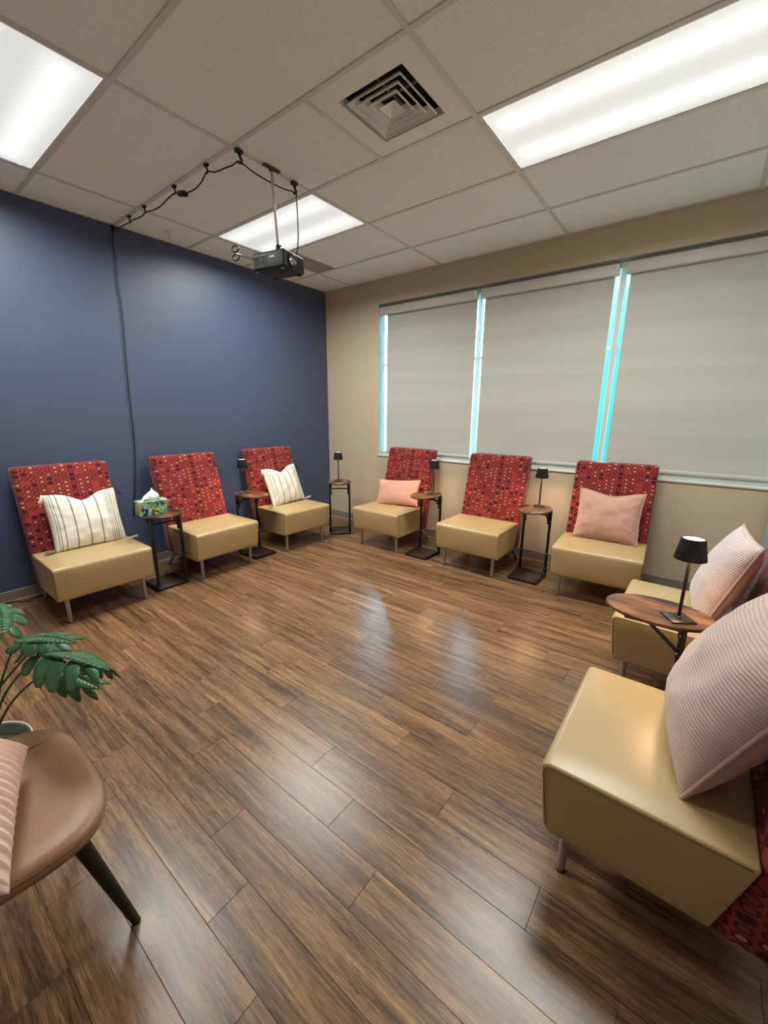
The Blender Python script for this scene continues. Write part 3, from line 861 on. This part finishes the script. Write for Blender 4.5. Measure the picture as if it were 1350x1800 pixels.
side_table(1.910, -0.530, 0, 'small oval wood table with lamp beside the oblong pink cushion')
side_table(2.982, -0.450, 0, 'small oval wood table with lamp beside the empty chair under the windows')
side_table(4.020, -2.035, -90, 'nearest and largest looking oval wood table, between the two closest chairs')

# ------------------------------------------------------------------ table lamps
LM = {'base': rbox('base', (-0.047, 0.047, -0.047, 0.047, 0, 0.006), 'lampmetal', 0.002, 1),
      'stem': lathe('stem', [(0.0, 0.006), (0.010, 0.006), (0.010, 0.010), (0.0062, 0.013), (0.0062, 0.258), (0.0, 0.258)], 'lampmetal', 16),
      'shade': lathe('shade', [(0.053, 0.2625), (0.0555, 0.260), (0.056, 0.262), (0.0405, 0.345), (0.0385, 0.3465), (0.0365, 0.3455), (0.0365, 0.342), (0.0375, 0.34), (0.053, 0.2625)], 'shade', 40),
      'glow': lathe('glow_disc', [(0.0, 0.3425), (0.0366, 0.3425), (0.0366, 0.3435), (0.0, 0.3435)], 'lampglow', 32),
      'down': lathe('led_disc', [(0.0, 0.284), (0.043, 0.284), (0.043, 0.288), (0.0, 0.288)], 'lampdown', 32),
      'dot': lathe('touch_button', [(0.0, 0.3435), (0.004, 0.3435), (0.004, 0.3442), (0.0, 0.3442)], 'fascia', 12)}
for kk in ('stem', 'shade', 'glow', 'down', 'dot'): autosmooth(LM[kk], 0.7)
def lamp(x, y, deg, label, power=1.0):
    t = thing('table_lamp', label, 'table lamp', (x, y, TZ), math.radians(deg), 'black cordless table lamps')
    obj('base', LM['base'], t); obj('stem', LM['stem'], t)
    s = obj('shade', LM['shade'], t); g_ = obj('glow_disc', LM['glow'], t); obj('led_disc', LM['down'], t); obj('touch_button', LM['dot'], g_)
    L = bpy.data.lights.new('led_light', 'AREA'); L.shape = 'DISK'; L.size = 0.07; L.energy = TABLE_LAMP_WATT * power; L.color = (1.0, 0.62, 0.33)
    lo = bpy.data.objects.new('led_light', L); COL.objects.link(lo); lo.parent = t; lo.location = (0, 0, 0.281)
lamp(0.437, -1.660, 80, 'black lamp glowing in front of the striped cushion chair on the blue wall')
lamp(0.650, -0.500, -135, 'black lamp on the table in the room corner', 0.35)
lamp(1.946, -0.449, 5, 'black lamp in front of the window edge beside the oblong pink cushion')
lamp(2.987, -0.345, 8, 'black lamp glowing against the beige wall under the middle window')
lamp(4.092, -2.076, 32, 'nearest black lamp with a cream top, on the largest looking table')

# ------------------------------------------------------------------ cushions
def pillow(W, Hh, T, n=34, pinch=0.09, dent=0.0, dentw=0.35, wr=0.004, seed=0, ridge=None, mats='pink'):
    V, F, U, FM = [], [], [], []; idx = {}
    def pos(u, v, s):
        x = W / 2 * u * (1 - pinch * (1 - v * v)); z = Hh / 2 * v * (1 - pinch * 0.9 * (1 - u * u))
        f = max(0.0, (1 - abs(u) ** 2.4) * (1 - abs(v) ** 2.4)) ** 0.5
        if dent:
            d = math.exp(-((u - 0.03) / dentw) ** 2) * max(0.0, v) ** 1.6
            z -= dent * d; f *= 1 - 0.25 * d
        y = s * T / 2 * f
        ns = Vector((x * 9 + seed * 7, z * 9, s * 3.0 + seed))
        wv = noise.noise(ns) + 0.5 * noise.noise(ns * 2.3)
        edge = max(abs(u), abs(v))
        y += s * wv * wr * f
        ca = math.atan2(v, u)
        y += s * math.sin(ca * 22 + seed) * wr * 0.5 * max(0.0, edge - 0.55) * (1 - edge) * 6
        if ridge:
            q = (v * Hh / 2 + 0.006 * noise.noise(Vector((u * 2.5, v * 2, seed)))) / ridge
            y += s * 0.010 * ((q - math.floor(q)) ** 1.5) * min(1.0, f * 2.5)
        return (x, y, z)
    m = n * 5 if ridge else n
    for s in (-1, 1):
        for i in range(m + 1):
            for j in range(n + 1):
                u = -1 + 2 * j / n; v = -1 + 2 * i / m
                u = math.sin(u * PI / 2) * 0.55 + u * 0.45; v = math.sin(v * PI / 2) * 0.55 + v * 0.45
                bd = i in (0, m) or j in (0, n)
                key = (i, j) if bd else (i, j, s)
                if key not in idx:
                    idx[key] = len(V); V.append(pos(u, v, s)); U.append((u * W / 2, v * Hh / 2))
        for i in range(m):
            for j in range(n):
                q = []
                for a, b in ((i, j), (i, j + 1), (i + 1, j + 1), (i + 1, j)):
                    bd = a in (0, m) or b in (0, n)
                    q.append(idx[(a, b) if bd else (a, b, s)])
                F.append(tuple(q if s < 0 else reversed(q))); FM.append(0 if s < 0 else 1)
    bnd = lambda u, v: pos(u, v, 0)
    me = mesh('cushion', V, F, mats, True, U)
    if isinstance(mats, tuple):
        for p, k_ in zip(me.polygons, FM): p.material_index = k_
    return me, bnd

def place(o, ci, x, y, z, yaw=0.0, tilt=0.25, roll=0.0):
    cx, cy, a = CH[ci] if ci else (0, 0, 0)
    o.matrix_world = (Matrix.Translation((cx, cy, 0)) @ Matrix.Rotation(a, 4, 'Z') @ Matrix.Translation((x, y, z)) @
                      Matrix.Rotation(yaw, 4, 'Z') @ Matrix.Rotation(-tilt, 4, 'X') @ Matrix.Rotation(roll, 4, 'Y'))

def edge_path(bnd, side, n=24):
    out = []
    for i in range(n + 1):
        q = -1 + 2 * i / n
        out.append(bnd(*{'L': (-1, q), 'R': (1, q), 'T': (q, 1), 'B': (q, -1)}[side]))
    return out
def piping(bnd, r, mat, parent, sides='BRTL', name='piping'):
    path = []
    for sd in sides:
        p = edge_path(bnd, sd)
        if sd in 'TL': p = p[::-1]
        path += p[:-1]
    obj(name, tube(name, path, r, mat, 6, True), parent)
def tassel(root, p, d, mat, ln=0.06, seed=0, curl=0.0):
    rg = random.Random(seed); p = Vector(p); d = Vector(d).normalized(); ds = []
    side = d.orthogonal().normalized(); s2 = d.cross(side)
    for q in range(7):
        a = 2 * PI * q / 7; spread = 0.010
        off = (side * math.cos(a) + s2 * math.sin(a))
        path = [p + off * 0.002, p + d * ln * 0.3 + off * 0.005, p + d * ln * 0.65 + off * spread * 0.8, p + d * ln * rg.uniform(0.9, 1.1) + off * spread + Vector((0, 0, -curl * ln))]
        ds.append(tube_data(path, [0.0022, 0.002, 0.002, 0.0012], 5))
    kn = [p - d * 0.004, p + d * 0.002, p + d * 0.010, p + d * 0.016]
    ds.append(tube_data(kn, [0.003, 0.0065, 0.0065, 0.003], 7))
    V, F, U = merge(*ds)
    obj('tassel', mesh('tassel', V, F, mat, True, U), root)

def striped(ci, x, y, z, yaw, tilt, roll, label, seed):
    me, bnd = pillow(0.47, 0.43, 0.15, pinch=0.04, dent=0.060, dentw=0.36, wr=0.014, seed=seed, mats='stripe')
    o = obj('striped_cushion', me); tag(o, label, 'cushion', 'striped cushions with tassels'); place(o, ci, x, y, z, yaw, tilt, roll)
    for sd in 'LR':
        obj('whipstitch_edge', tube('whipstitch_edge', edge_path(bnd, sd, 30), 0.0055, 'stitch', 7), o)
    tassel(o, bnd(-1, 1), (-0.35, -0.3, -0.9), 'tasselw', 0.075, seed + 1)
    tassel(o, bnd(1, 1), (0.45, -0.25, -0.85), 'tasselk', 0.075, seed + 2)
    tassel(o, bnd(-1, -1), (-0.97, -0.22, 0.08), 'tasselk', 0.075, seed + 3)
    tassel(o, bnd(1, -1), (0.97, -0.22, 0.08), 'tasselw', 0.085, seed + 4)
    return o
striped(1, 0.045, 0.450, 0.636, 0.04, 0.30, 0.02, 'cream cushion with dark vertical stripes and tassels beside the tissue box', 3)
striped(3, 0.020, 0.440, 0.640, 0.06, 0.34, -0.05, 'cream striped cushion with tassels, leaning in the chair nearest the room corner', 11)

me, bnd = pillow(0.52, 0.29, 0.13, pinch=0.08, wr=0.006, seed=5, mats='pink')
o = obj('pink_cushion', me); tag(o, 'small oblong plain pink cushion under the first window blind', 'cushion')
place(o, 4, 0.015, 0.408, 0.573, 0.17, 0.36, -0.06)
piping(bnd, 0.003, 'pink', o)

me, bnd = pillow(0.465, 0.405, 0.15, pinch=0.085, dent=0.035, dentw=0.5, wr=0.013, seed=8, mats='pinkvelvet')
o = obj('pink_cushion', me); tag(o, 'square dusty pink velvet cushion with flanged ruffled edge', 'cushion')
place(o, 6, 0.012, 0.425, 0.637, -0.03, 0.28, 0.0)
def flange(bnd, w, mat, parent, seed):
    V, F, U = [], [], []
    path = []
    for sd in 'BRTL':
        p = edge_path(bnd, sd, 30); path += (p[::-1] if sd in 'TL' else p)[:-1]
    n = len(path)
    for i, p in enumerate(path):
        p = Vector(p); d = Vector((p.x, 0, p.z)).normalized(); L = 0.004 * math.sin(i * 1.9 + seed) + 0.003 * math.sin(i * 0.83)
        for k_, yy in ((0.0, -0.002), (1.0, -0.0012), (1.0, 0.0012), (0.0, 0.002)):
            V.append(p + d * (w * k_ - 0.006 * (1 - k_)) + Vector((0, yy + L * k_, 0))); U.append((i * 0.01, k_ * w))
    for i in range(n):
        for q in range(4):
            F.append((i * 4 + q, i * 4 + (q + 1) % 4, ((i + 1) % n) * 4 + (q + 1) % 4, ((i + 1) % n) * 4 + q))
    obj('ruffled_edge', mesh('ruffled_edge', V, F, mat, True, U), parent)
flange(bnd, 0.014, 'pinkvelvet', o, 2)

me, bnd = pillow(0.49, 0.47, 0.17, pinch=0.06, wr=0.006, seed=14, mats=('rib', 'ribplain'))
o = obj('ribbed_cushion', me); tag(o, 'pale pink ribbed cushion behind the nearest lamp', 'cushion', 'ribbed pink cushions')
place(o, 7, 0.0, 0.420, 0.662, 0.10, 0.34, 0.0)
piping(bnd, 0.006, 'ribplain', o)
me, bnd = pillow(0.52, 0.50, 0.225, pinch=0.04, wr=0.009, seed=19, mats=('rib', 'ribplain'))
o = obj('ribbed_cushion', me); tag(o, 'big pale pink ribbed cushion on the nearest tan seat', 'cushion', 'ribbed pink cushions')
place(o, 8, -0.06, 0.422, 0.670, 0.12, 0.43, 0.03)
piping(bnd, 0.007, 'ribplain', o)

# ------------------------------------------------------------------ tissue box
tb = thing('tissue_box', 'tissue box with a colourful tropical leaf print', 'tissue box', (0.600, -2.622, TZ), math.radians(-4))
def tbox():
    bm = bmesh.new(); hexa(bm, boxc(-0.061, 0.061, -0.108, 0.108, 0, 0.112))
    bmesh.ops.bevel(bm, geom=bm.edges[:], offset=0.002, segments=1, affect='EDGES')
    return from_bm('carton', bm, 'boxprint')
obj('carton', tbox(), tb)
obj('top_panel', boxes('top_panel', [(-0.059, 0.059, -0.106, -0.062, 0.112, 0.1128), (-0.059, 0.059, 0.062, 0.106, 0.112, 0.1128), (-0.059, -0.028, -0.062, 0.062, 0.112, 0.1128), (0.028, 0.059, -0.062, 0.062, 0.112, 0.1128)], 'boxtop'), tb)
V, F = [], []
nr, na = 14, 40
for i in range(nr + 1):
    f = i / nr
    for j in range(na):
        a = 2 * PI * j / na
        wv = noise.noise(Vector((math.cos(a) * 2.2, math.sin(a) * 2.2, f * 2.5)))
        rx = (0.020 + 0.016 * math.sin(PI * min(1, f * 1.2))) * (1 - 0.9 * f ** 4) * (1 + 0.35 * wv)
        ry = (0.052 + 0.014 * math.sin(PI * f)) * (1 - 0.86 * f ** 2.2) * (1 + 0.30 * wv)
        z = 0.111 + 0.075 * f + 0.012 * wv * f + 0.018 * f * math.cos(a - 0.4)
        V.append((rx * math.cos(a), ry * math.sin(a) + 0.012 * f - 0.004, z))
for i in range(nr):
    for j in range(na): F.append((i * na + j, i * na + (j + 1) % na, (i + 1) * na + (j + 1) % na, (i + 1) * na + j))
F.append(tuple(range(nr * na, (nr + 1) * na)))
# a drooping flap to one side
o0 = len(V)
for i in range(9):
    for j in range(7):
        f, g2 = i / 8, j / 6 - 0.5
        V.append((0.014 + g2 * 0.05 * (1 - 0.75 * f) + 0.010 * f, -0.026 - 0.062 * f, 0.150 + 0.008 * math.sin(f * 3) - 0.040 * f * f + 0.012 * math.cos(g2 * 5) - 0.010))
for i in range(8):
    for j in range(6): F.append((o0 + i * 7 + j, o0 + i * 7 + j + 1, o0 + (i + 1) * 7 + j + 1, o0 + (i + 1) * 7 + j))
obj('tissue', mesh('tissue', V, F, 'tissue', True), tb)

# ------------------------------------------------------------------ brown leather chair
lc = thing('leather_chair', 'brown leather chair with black legs, cut by the picture edge beside the plant', 'chair', (2.745, -4.0, 0))
def superloop(cx, cy, hx, hy, z, n=72, p=3.2, taper=0.0):
    out = []
    for i in range(n):
        a = 2 * PI * i / n; c, s = math.cos(a), math.sin(a)
        x = math.copysign(abs(c) ** (2 / p), c) * hx; y = math.copysign(abs(s) ** (2 / p), s) * hy
        x *= 1 + taper * y / hy
        out.append((cx + x, cy + y, z))
    return out
def loft(loops, name, mat, dish=0.0):
    V, F = [], []; n = len(loops[0])
    for L in loops: V += L
    for i in range(len(loops) - 1):
        for j in range(n): F.append((i * n + j, i * n + (j + 1) % n, (i + 1) * n + (j + 1) % n, (i + 1) * n + j))
    F.append(tuple(reversed(range(n))))
    F.append(tuple(range((len(loops) - 1) * n, len(loops) * n)))
    return mesh(name, V, F, mat, True)
hx, hy = 0.274, 0.238
lp = []
for s, z in ((0.84, 0.400), (0.93, 0.403), (0.985, 0.414), (1.0, 0.428), (0.992, 0.442), (0.965, 0.452), (0.90, 0.457), (0.75, 0.455), (0.5, 0.450), (0.25, 0.447), (0.05, 0.446)):
    lp.append(superloop(0, 0.0, hx * s, hy * s, z, taper=0.08))
seat_l = obj('seat', loft(lp, 'seat', 'brown_leather'), lc)
L_ = superloop(0, 0.0, hx * 0.993, hy * 0.993, 0.441, taper=0.08)
obj('edge_seam', tube('edge_seam', L_, 0.0016, 'seam', 6, True), seat_l)
for s in (-1,):
    obj('panel_seam', tube('panel_seam', [(s * 0.160, 0.205, 0.4555), (s * 0.158, 0.12, 0.4553), (s * 0.152, 0.0, 0.4533), (s * 0.148, -0.12, 0.4545)], 0.0015, 'seam', 6), seat_l)
V, F = [], []
nb, mb = 24, 14
for i in range(mb + 1):
    f = i / mb; z = 0.44 + 0.40 * f; yb = -0.195 - 0.115 * f + 0.05 * f * f
    wd = 0.235 * (1 - 0.22 * f ** 3)
    for j in range(nb + 1):
        u = -1 + 2 * j / nb
        V.append((u * wd, yb + 0.10 * u * u, z - 0.03 * u * u * f))
o0 = len(V)
for x, y, z in V[:]: V.append((x * 1.02, y - 0.042, z + 0.004))
for i in range(mb):
    for j in range(nb):
        q = i * (nb + 1) + j
        F.append((q, q + 1, q + nb + 2, q + nb + 1)); F.append((o0 + q, o0 + q + nb + 1, o0 + q + nb + 2, o0 + q + 1))
for j in range(nb):
    F.append((j, o0 + j, o0 + j + 1, j + 1)); q = mb * (nb + 1) + j; F.append((q, q + 1, o0 + q + 1, o0 + q))
for i in range(mb):
    q = i * (nb + 1); F.append((q, q + nb + 1, o0 + q + nb + 1, o0 + q)); q += nb; F.append((q, o0 + q, o0 + q + nb + 1, q + nb + 1))
obj('backrest', mesh('backrest', V, F, 'brown_leather', True), lc)
for sx, fy, ty in ((1, 0.227, 0.135), (-1, 0.227, 0.135), (1, -0.27, -0.15), (-1, -0.27, -0.15)):
    pts = [Vector((sx * 0.185, ty, 0.408)).lerp(Vector((sx * 0.216, fy, 0.0)), q / 6) for q in range(7)]
    l = obj('leg', tube('leg', pts, [0.021 - 0.0095 * q / 6 for q in range(7)], 'blackwood', 16), lc)
    l['label'] = 'black tapered wooden leg'
me, bnd = pillow(0.44, 0.455, 0.15, pinch=0.05, wr=0.004, seed=23, ridge=0.0265, mats='pleat')
o = obj('pleated_cushion', me); tag(o, 'peach pink pleated cushion lying on the brown leather chair', 'cushion')
A_, B_ = Vector((2.665, -3.878, 0.50)), Vector((3.105, -4.002, 0.50))
zl = (B_ - A_).normalized(); hz = Vector((zl.y, -zl.x, 0)).normalized()
if hz.y > 0: hz = -hz
xl = (hz * math.cos(0.60) + Vector((0, 0, math.sin(0.60)))).normalized(); yl = zl.cross(xl)
o.matrix_world = Matrix.Translation((A_ + B_) / 2 + xl * 0.215 + Vector((0, 0, 0.02))) @ Matrix((xl, yl, zl)).transposed().to_4x4()

# ------------------------------------------------------------------ potted monstera
pl = thing('potted_monstera', 'potted monstera plant with split green leaves beside the brown leather chair', 'plant', (2.105, -3.955, 0))
obj('pot', lathe('pot', [(0.0, 0.0), (0.115, 0.0), (0.125, 0.01), (0.160, 0.205), (0.160, 0.212), (0.150, 0.212), (0.146, 0.17), (0.0, 0.17)], 'pot', 48), pl)
obj('pot_rim', lathe('pot_rim', [(0.156, 0.207), (0.1625, 0.207), (0.1635, 0.212), (0.162, 0.217), (0.158, 0.217), (0.156, 0.207)], 'potrim', 48), pl)
obj('soil', lathe('soil', [(0.0, 0.170), (0.146, 0.170), (0.14, 0.176), (0.07, 0.182), (0.0, 0.184)], 'soil', 32), pl)
def leaf_mesh(L, Wd, droop, seed, lobes=4):
    """split monstera leaf: blade along +x, lobes on both sides hang down"""
    rg = random.Random(seed); ds_V, ds_F, ds_U = [], [], []
    def mid(f): return Vector((L * f, 0.0, 0.05 * L * math.sin(f * PI) - 0.16 * L * f * f))
    def prof(f): return Wd * (math.sin(PI * min(1.0, f * 0.92 + 0.10)) ** 0.75)
    for s in (-1, 1):
        # central strip
        for i in range(16):
            f0, f1 = i / 16, (i + 1) / 16
            w0, w1 = prof(f0) * 0.34, prof(f1) * 0.34
            o_ = len(ds_V)
            for f, w in ((f0, w0), (f1, w1)):
                m = mid(f)
                for q in (0.0, 0.5, 1.0):
                    ds_V.append(m + Vector((0.02 * L * q, s * w * q, -droop * 0.12 * w * q + 0.10 * w * q * (1 - q)))); ds_U.append((s * q * 0.34, f))
            ds_F += [(o_, o_ + 1, o_ + 4, o_ + 3), (o_ + 1, o_ + 2, o_ + 5, o_ + 4)] if s > 0 else [(o_ + 3, o_ + 4, o_ + 1, o_), (o_ + 4, o_ + 5, o_ + 2, o_ + 1)]
        for k_ in range(lobes):
            f0 = 0.02 + 0.93 * k_ / lobes; f1 = f0 + 0.93 / lobes * rg.uniform(0.80, 0.92)
            fm = (f0 + f1) / 2; w = prof(fm); sw = 0.10 + 0.22 * fm
            n = 9; o_ = len(ds_V)
            for i in range(n + 1):
                q = i / n; rr = 0.33 + 0.67 * q
                hw = (f1 - f0) / 2 * (1.05 + 0.22 * math.sin(PI * q)) * (1 - q ** 6 * 0.60)
                for e_ in (-1, -0.33, 0.33, 1):
                    f = fm + e_ * hw
                    m = mid(max(0, min(1, f)))
                    y = w * rr; dz = -droop * w * rr ** 1.8 * 0.80 + 0.010 * w * (1 - e_ * e_)
                    y *= 1 - 0.42 * droop * rr
                    ds_V.append(Vector((L * f + sw * L * 0.5 * rr * rr - (0.10 * L if k_ == 0 else 0) * rr, s * y, m.z + dz))); ds_U.append((s * rr, f))
            for i in range(n):
                for e_ in range(3):
                    a = o_ + i * 4 + e_
                    ds_F.append((a, a + 4, a + 5, a + 1) if s > 0 else (a + 1, a + 5, a + 4, a))
    me = mesh('leaf', ds_V, ds_F, 'leaf', True, ds_U)
    return me
def leaf(base, tip, L, Wd, droop, seed, roll=0.0, up=(0, 0, 1)):
    base, tip = Vector(base), Vector(tip); x = (tip - base).normalized(); z = Vector(up) - x * x.dot(Vector(up)); z.normalize(); y = z.cross(x)
    R = Matrix((x, y, z)).transposed().to_4x4() @ Matrix.Rotation(roll, 4, 'X')
    o_ = obj('leaf', leaf_mesh(L, Wd, droop, seed, 5 if seed == 1 else 4), pl)
    o_.matrix_local = Matrix.Translation(base - Vector((2.105, -3.955, 0))) @ R
    sol = o_.modifiers.new('thickness', 'SOLIDIFY'); sol.thickness = 0.0012
def stem(a, b, bow, r=0.0045):
    a, b = Vector(a), Vector(b); pts = catmull([a, a.lerp(b, 0.5) + Vector(bow), b], 10)
    pts = [p - Vector((2.105, -3.955, 0)) for p in pts]
    obj('stem', tube('stem', pts, [r * (1.15 - 0.45 * i / (len(pts) - 1)) for i in range(len(pts))], 'stem', 8), pl)
soilp = lambda dx, dy: (2.105 + dx, -3.955 + dy, 0.18)
L1, L2, L3, L4 = (2.50, -3.782, 0.705), (2.46, -3.80, 0.700), (2.42, -3.82, 0.735), (2.40, -3.75, 0.59)
stem(soilp(0.03, 0.02), L1, (-0.02, -0.01, 0.05)); stem(soilp(0.0, 0.04), L3, (-0.03, 0.0, 0.03)); stem(soilp(0.05, 0.0), L4, (-0.02, 0.0, 0.05))
stem(soilp(-0.03, 0.0), (2.25, -3.86, 0.72), (-0.02, 0.0, 0.02)); stem(soilp(0.02, -0.03), L2, (-0.05, 0.0, 0.03))
leaf(L1, (2.80, -3.645, 0.745), 0.275, 0.125, 0.95, 1, -0.35)
leaf(L3, (2.62, -3.68, 0.77), 0.20, 0.075, 0.5, 2, 0.1)
leaf(L4, (2.60, -3.64, 0.53), 0.19, 0.085, 0.8, 3, 0.5)
leaf((2.33, -3.84, 0.735), (2.08, -3.80, 0.80), 0.24, 0.11, 0.6, 4, 0.2)
leaf(L2, (2.32, -3.72, 0.66), 0.17, 0.085, 0.7, 5, 0.0)

# ------------------------------------------------------------------ projector and mount
pmnt = thing('projector_mount', 'thin silver ceiling pole with clamp holding the projector', 'projector mount', (1.700, -2.122, H - 0.004))
obj('pole', tube('pole', [(0, 0, -0.01), (0.008, 0.004, -0.24), (0.016, 0.008, -0.425)], [0.009, 0.0085, 0.008], 'white', 12), pmnt)
obj('ceiling_clamp', boxes('ceiling_clamp', [(-0.014, 0.014, -0.062, 0.062, -0.006, 0.0), (-0.012, 0.012, -0.012, 0.012, -0.02, -0.006)], 'projvent', 0.002), pmnt)
obj('ball_head', lathe('ball_head', [(0.0, -0.475), (0.011, -0.475), (0.014, -0.462), (0.017, -0.445), (0.013, -0.425), (0.0, -0.42)], 'clip', 16), pmnt, (0.016, 0.008, 0))
obj('wing_knob', rbox('wing_knob', (0.016, 0.046, 0.004, 0.012, -0.440, -0.428), 'clip', 0.002, 1), pmnt)
obj('arm', tube('arm', [(-0.07, -0.11, -0.52), (-0.13, -0.205, -0.500)], 0.0075, 'steel', 10), pmnt)
for dx, dz in ((0.0, 0.025), (0.0, -0.022)):
    ringp = [(-0.135 + 0.018 * math.cos(a_ * PI / 6), -0.207 + 0.010 * math.cos(a_ * PI / 6), -0.498 + dz + 0.018 * math.sin(a_ * PI / 6)) for a_ in range(12)]
    obj('arm_knob', tube('arm_knob', ringp, 0.006, 'clip', 8, True), pmnt)
pj = thing('projector', 'small black box projector hanging from the ceiling pole', 'projector', (1.716, -2.114, H - 0.4788), math.radians(12))
obj('body', rbox('body', (-0.125, 0.125, -0.105, 0.105, -0.112, -0.012), 'projector', 0.012, 3), pj)
obj('mount_plate', boxes('mount_plate', [(-0.03, 0.03, -0.03, 0.03, -0.014, -0.002), (-0.010, 0.010, -0.010, 0.010, -0.004, 0.006)], 'clip', 0.002), pj)
for i, x0 in enumerate((-0.112, -0.058)):
    vf = obj('vent_panel', boxes('vent_panel', [(x0, x0 + 0.048, -0.108, -0.104, -0.100, -0.028)], 'projvent', 0.001), pj)
    obj('vent_slats', boxes('vent_slats', [(x0 + 0.005, x0 + 0.043, -0.1095, -0.107, -0.094 + q * 0.0085, -0.0895 + q * 0.0085) for q in range(7)], 'dark'), vf)
obj('name_plate', boxes('name_plate', [(0.015, 0.052, -0.1065, -0.104, -0.052, -0.044)], 'label'), pj)
ln_ = obj('lens_barrel', lathe('lens_barrel', [(0.0, 0.0), (0.040, 0.0), (0.042, 0.010), (0.036, 0.013), (0.031, 0.006), (0.0, 0.005)], 'clip', 32), pj, (0.123, -0.028, -0.062), (0, PI / 2, 0))
obj('lens', lathe('lens', [(0.0, 0.012), (0.012, 0.0105), (0.024, 0.007), (0.031, 0.004), (0.0, 0.003)], 'lensglass', 24), ln_)
obj('feet', boxes('feet', [(-0.11, -0.09, -0.09, -0.07, -0.120, -0.111), (0.09, 0.11, -0.09, -0.07, -0.120, -0.111), (-0.11, -0.09, 0.07, 0.09, -0.120, -0.111), (0.09, 0.11, 0.07, 0.09, -0.120, -0.111)], 'clip'), pj)
obj('focus_ring', boxes('focus_ring', [(0.03, 0.075, -0.06, -0.02, -0.014, -0.002)], 'clip', 0.003), pj)

# ------------------------------------------------------------------ cable clips and cords
def clip_mesh(sz):
    ds = []
    V, F, U = tube_data([(0.0, 0, -0.012), (0.004, 0, -0.026), (0.012, 0, -0.036), (0.010, 0, -0.047), (-0.002, 0, -0.050), (-0.010, 0, -0.043)], [0.006, 0.0055, 0.0055, 0.0055, 0.005, 0.004], 8)
    me = mesh('hook', V, F, 'clip', True, U); return me
HK = clip_mesh(1)
CPL = rbox('clip_plate', (-0.016, 0.016, -0.011, 0.011, -0.014, 0), 'clip', 0.003, 2)
clips = [((0.295, -2.386), 'black cable clip, second along the cord from the blue wall'), ((0.556, -2.385), 'black cable clip, third along the cord from the blue wall'),
         ((1.014, -2.388), 'black cable clip beside the cord connector'), ((1.417, -2.390), 'black cable clip between the connector and the cord corner'),
         ((1.700, -2.350), 'black cable clip where the ceiling cord turns a corner'), ((1.688, -1.933), 'black cable clip where the cord drops to the projector')]
for (x, y), lab in clips:
    big = 1.35 if x > 1.5 else 1.0
    t = thing('cable_clip', lab, 'cable clip', (x, y, H - 0.004), 0.0 if x < 1.5 else PI / 2, 'black cable clips on the ceiling')
    a = obj('clip_plate', CPL, t); b = obj('hook', HK, t); a.scale = b.scale = (big, big, big)
t = thing('cable_clip', 'black cable clip at the top of the blue wall', 'cable clip', (0.0, -2.397, 2.885), 0.0, 'black cable clips on the ceiling')
obj('clip_plate', rbox('clip_plate', (0.0, 0.012, -0.014, 0.014, -0.02, 0.02), 'clip', 0.003, 2), t)
obj('hook', tube('hook', [(0.010, 0, 0.0), (0.022, 0, -0.008), (0.026, 0, 0.002), (0.020, 0, 0.012)], 0.004, 'clip', 6), t)

cz = H - 0.049
def sag(a, b, d, n=4, wob=0.0):
    a, b = Vector(a), Vector(b); out = []
    for i in range(1, n):
        f = i / n; out.append(a.lerp(b, f) + Vector((0, wob * math.sin(f * 7 + a.x * 9), -4 * d * f * (1 - f))))
    return out
hk = [(0.02, -2.397, 2.876), (0.300, -2.386, cz), (0.560, -2.385, cz), (1.018, -2.388, cz), (1.421, -2.390, cz), (1.700, -2.350, cz - 0.015), (1.688, -1.925, cz - 0.015)]
path = [(0.012, -2.551, 0.50), (0.012, -2.49, 0.90), (0.012, -2.463, 1.158), (0.012, -2.452, 1.456), (0.012, -2.451, 1.562), (0.012, -2.441, 1.824), (0.012, -2.423, 2.135), (0.012, -2.417, 2.333), (0.012, -2.423, 2.463), (0.012, -2.411, 2.676), (0.012, -2.415, 2.785), hk[0]]
for (A, B), d in zip(zip(hk, hk[1:]), (0.006, 0.006, 0.018, 0.045, 0.012, 0.018)):
    path += sag(A, B, d, 5, 0.006); path.append(B)
path += [(1.690, -1.918, 2.78), (1.700, -1.925, 2.66), (1.706, -1.935, 2.56), (1.702, -1.955, 2.46), (1.690, -1.985, 2.39), (1.70, -2.008, 2.365)]
pc = thing('power_cord', 'thin black power cord running up the blue wall and along the ceiling to the projector', 'power cord', (0, 0, 0))
obj('cable', tube('cable', catmull(path, 5), 0.0042, 'cord', 7), pc)
obj('connector', tube('connector', [(1.075, -2.394, 2.845), (1.085, -2.395, 2.840), (1.150, -2.396, 2.822), (1.175, -2.396, 2.812), (1.185, -2.396, 2.810)], [0.007, 0.017, 0.019, 0.013, 0.006], 'cord', 10), pc)
fc = tag(obj('floor_cord', tube('floor_cord', catmull([(0.022, -3.75, 0.004), (0.03, -3.60, 0.004), (0.022, -3.50, 0.010), (0.085, -3.42, 0.004), (0.055, -3.35, 0.004), (0.09, -3.22, 0.004), (0.12, -3.02, 0.004), (0.10, -2.8, 0.004), (0.30, -2.62, 0.004), (0.15, -2.55, 0.004), (0.03, -2.53, 0.004)], 6), 0.004, 'cord', 6)),
         'thin black cord lying on the floor along the blue wall', 'power cord')
pn = tag(obj('blue_grey_panel', rbox('blue_grey_panel', (4.525, 4.755, -0.075, -0.035, 0.0, 0.88), 'panelblue', 0.006)), 'pale blue grey upright panel against the beige wall at the picture edge', 'panel')
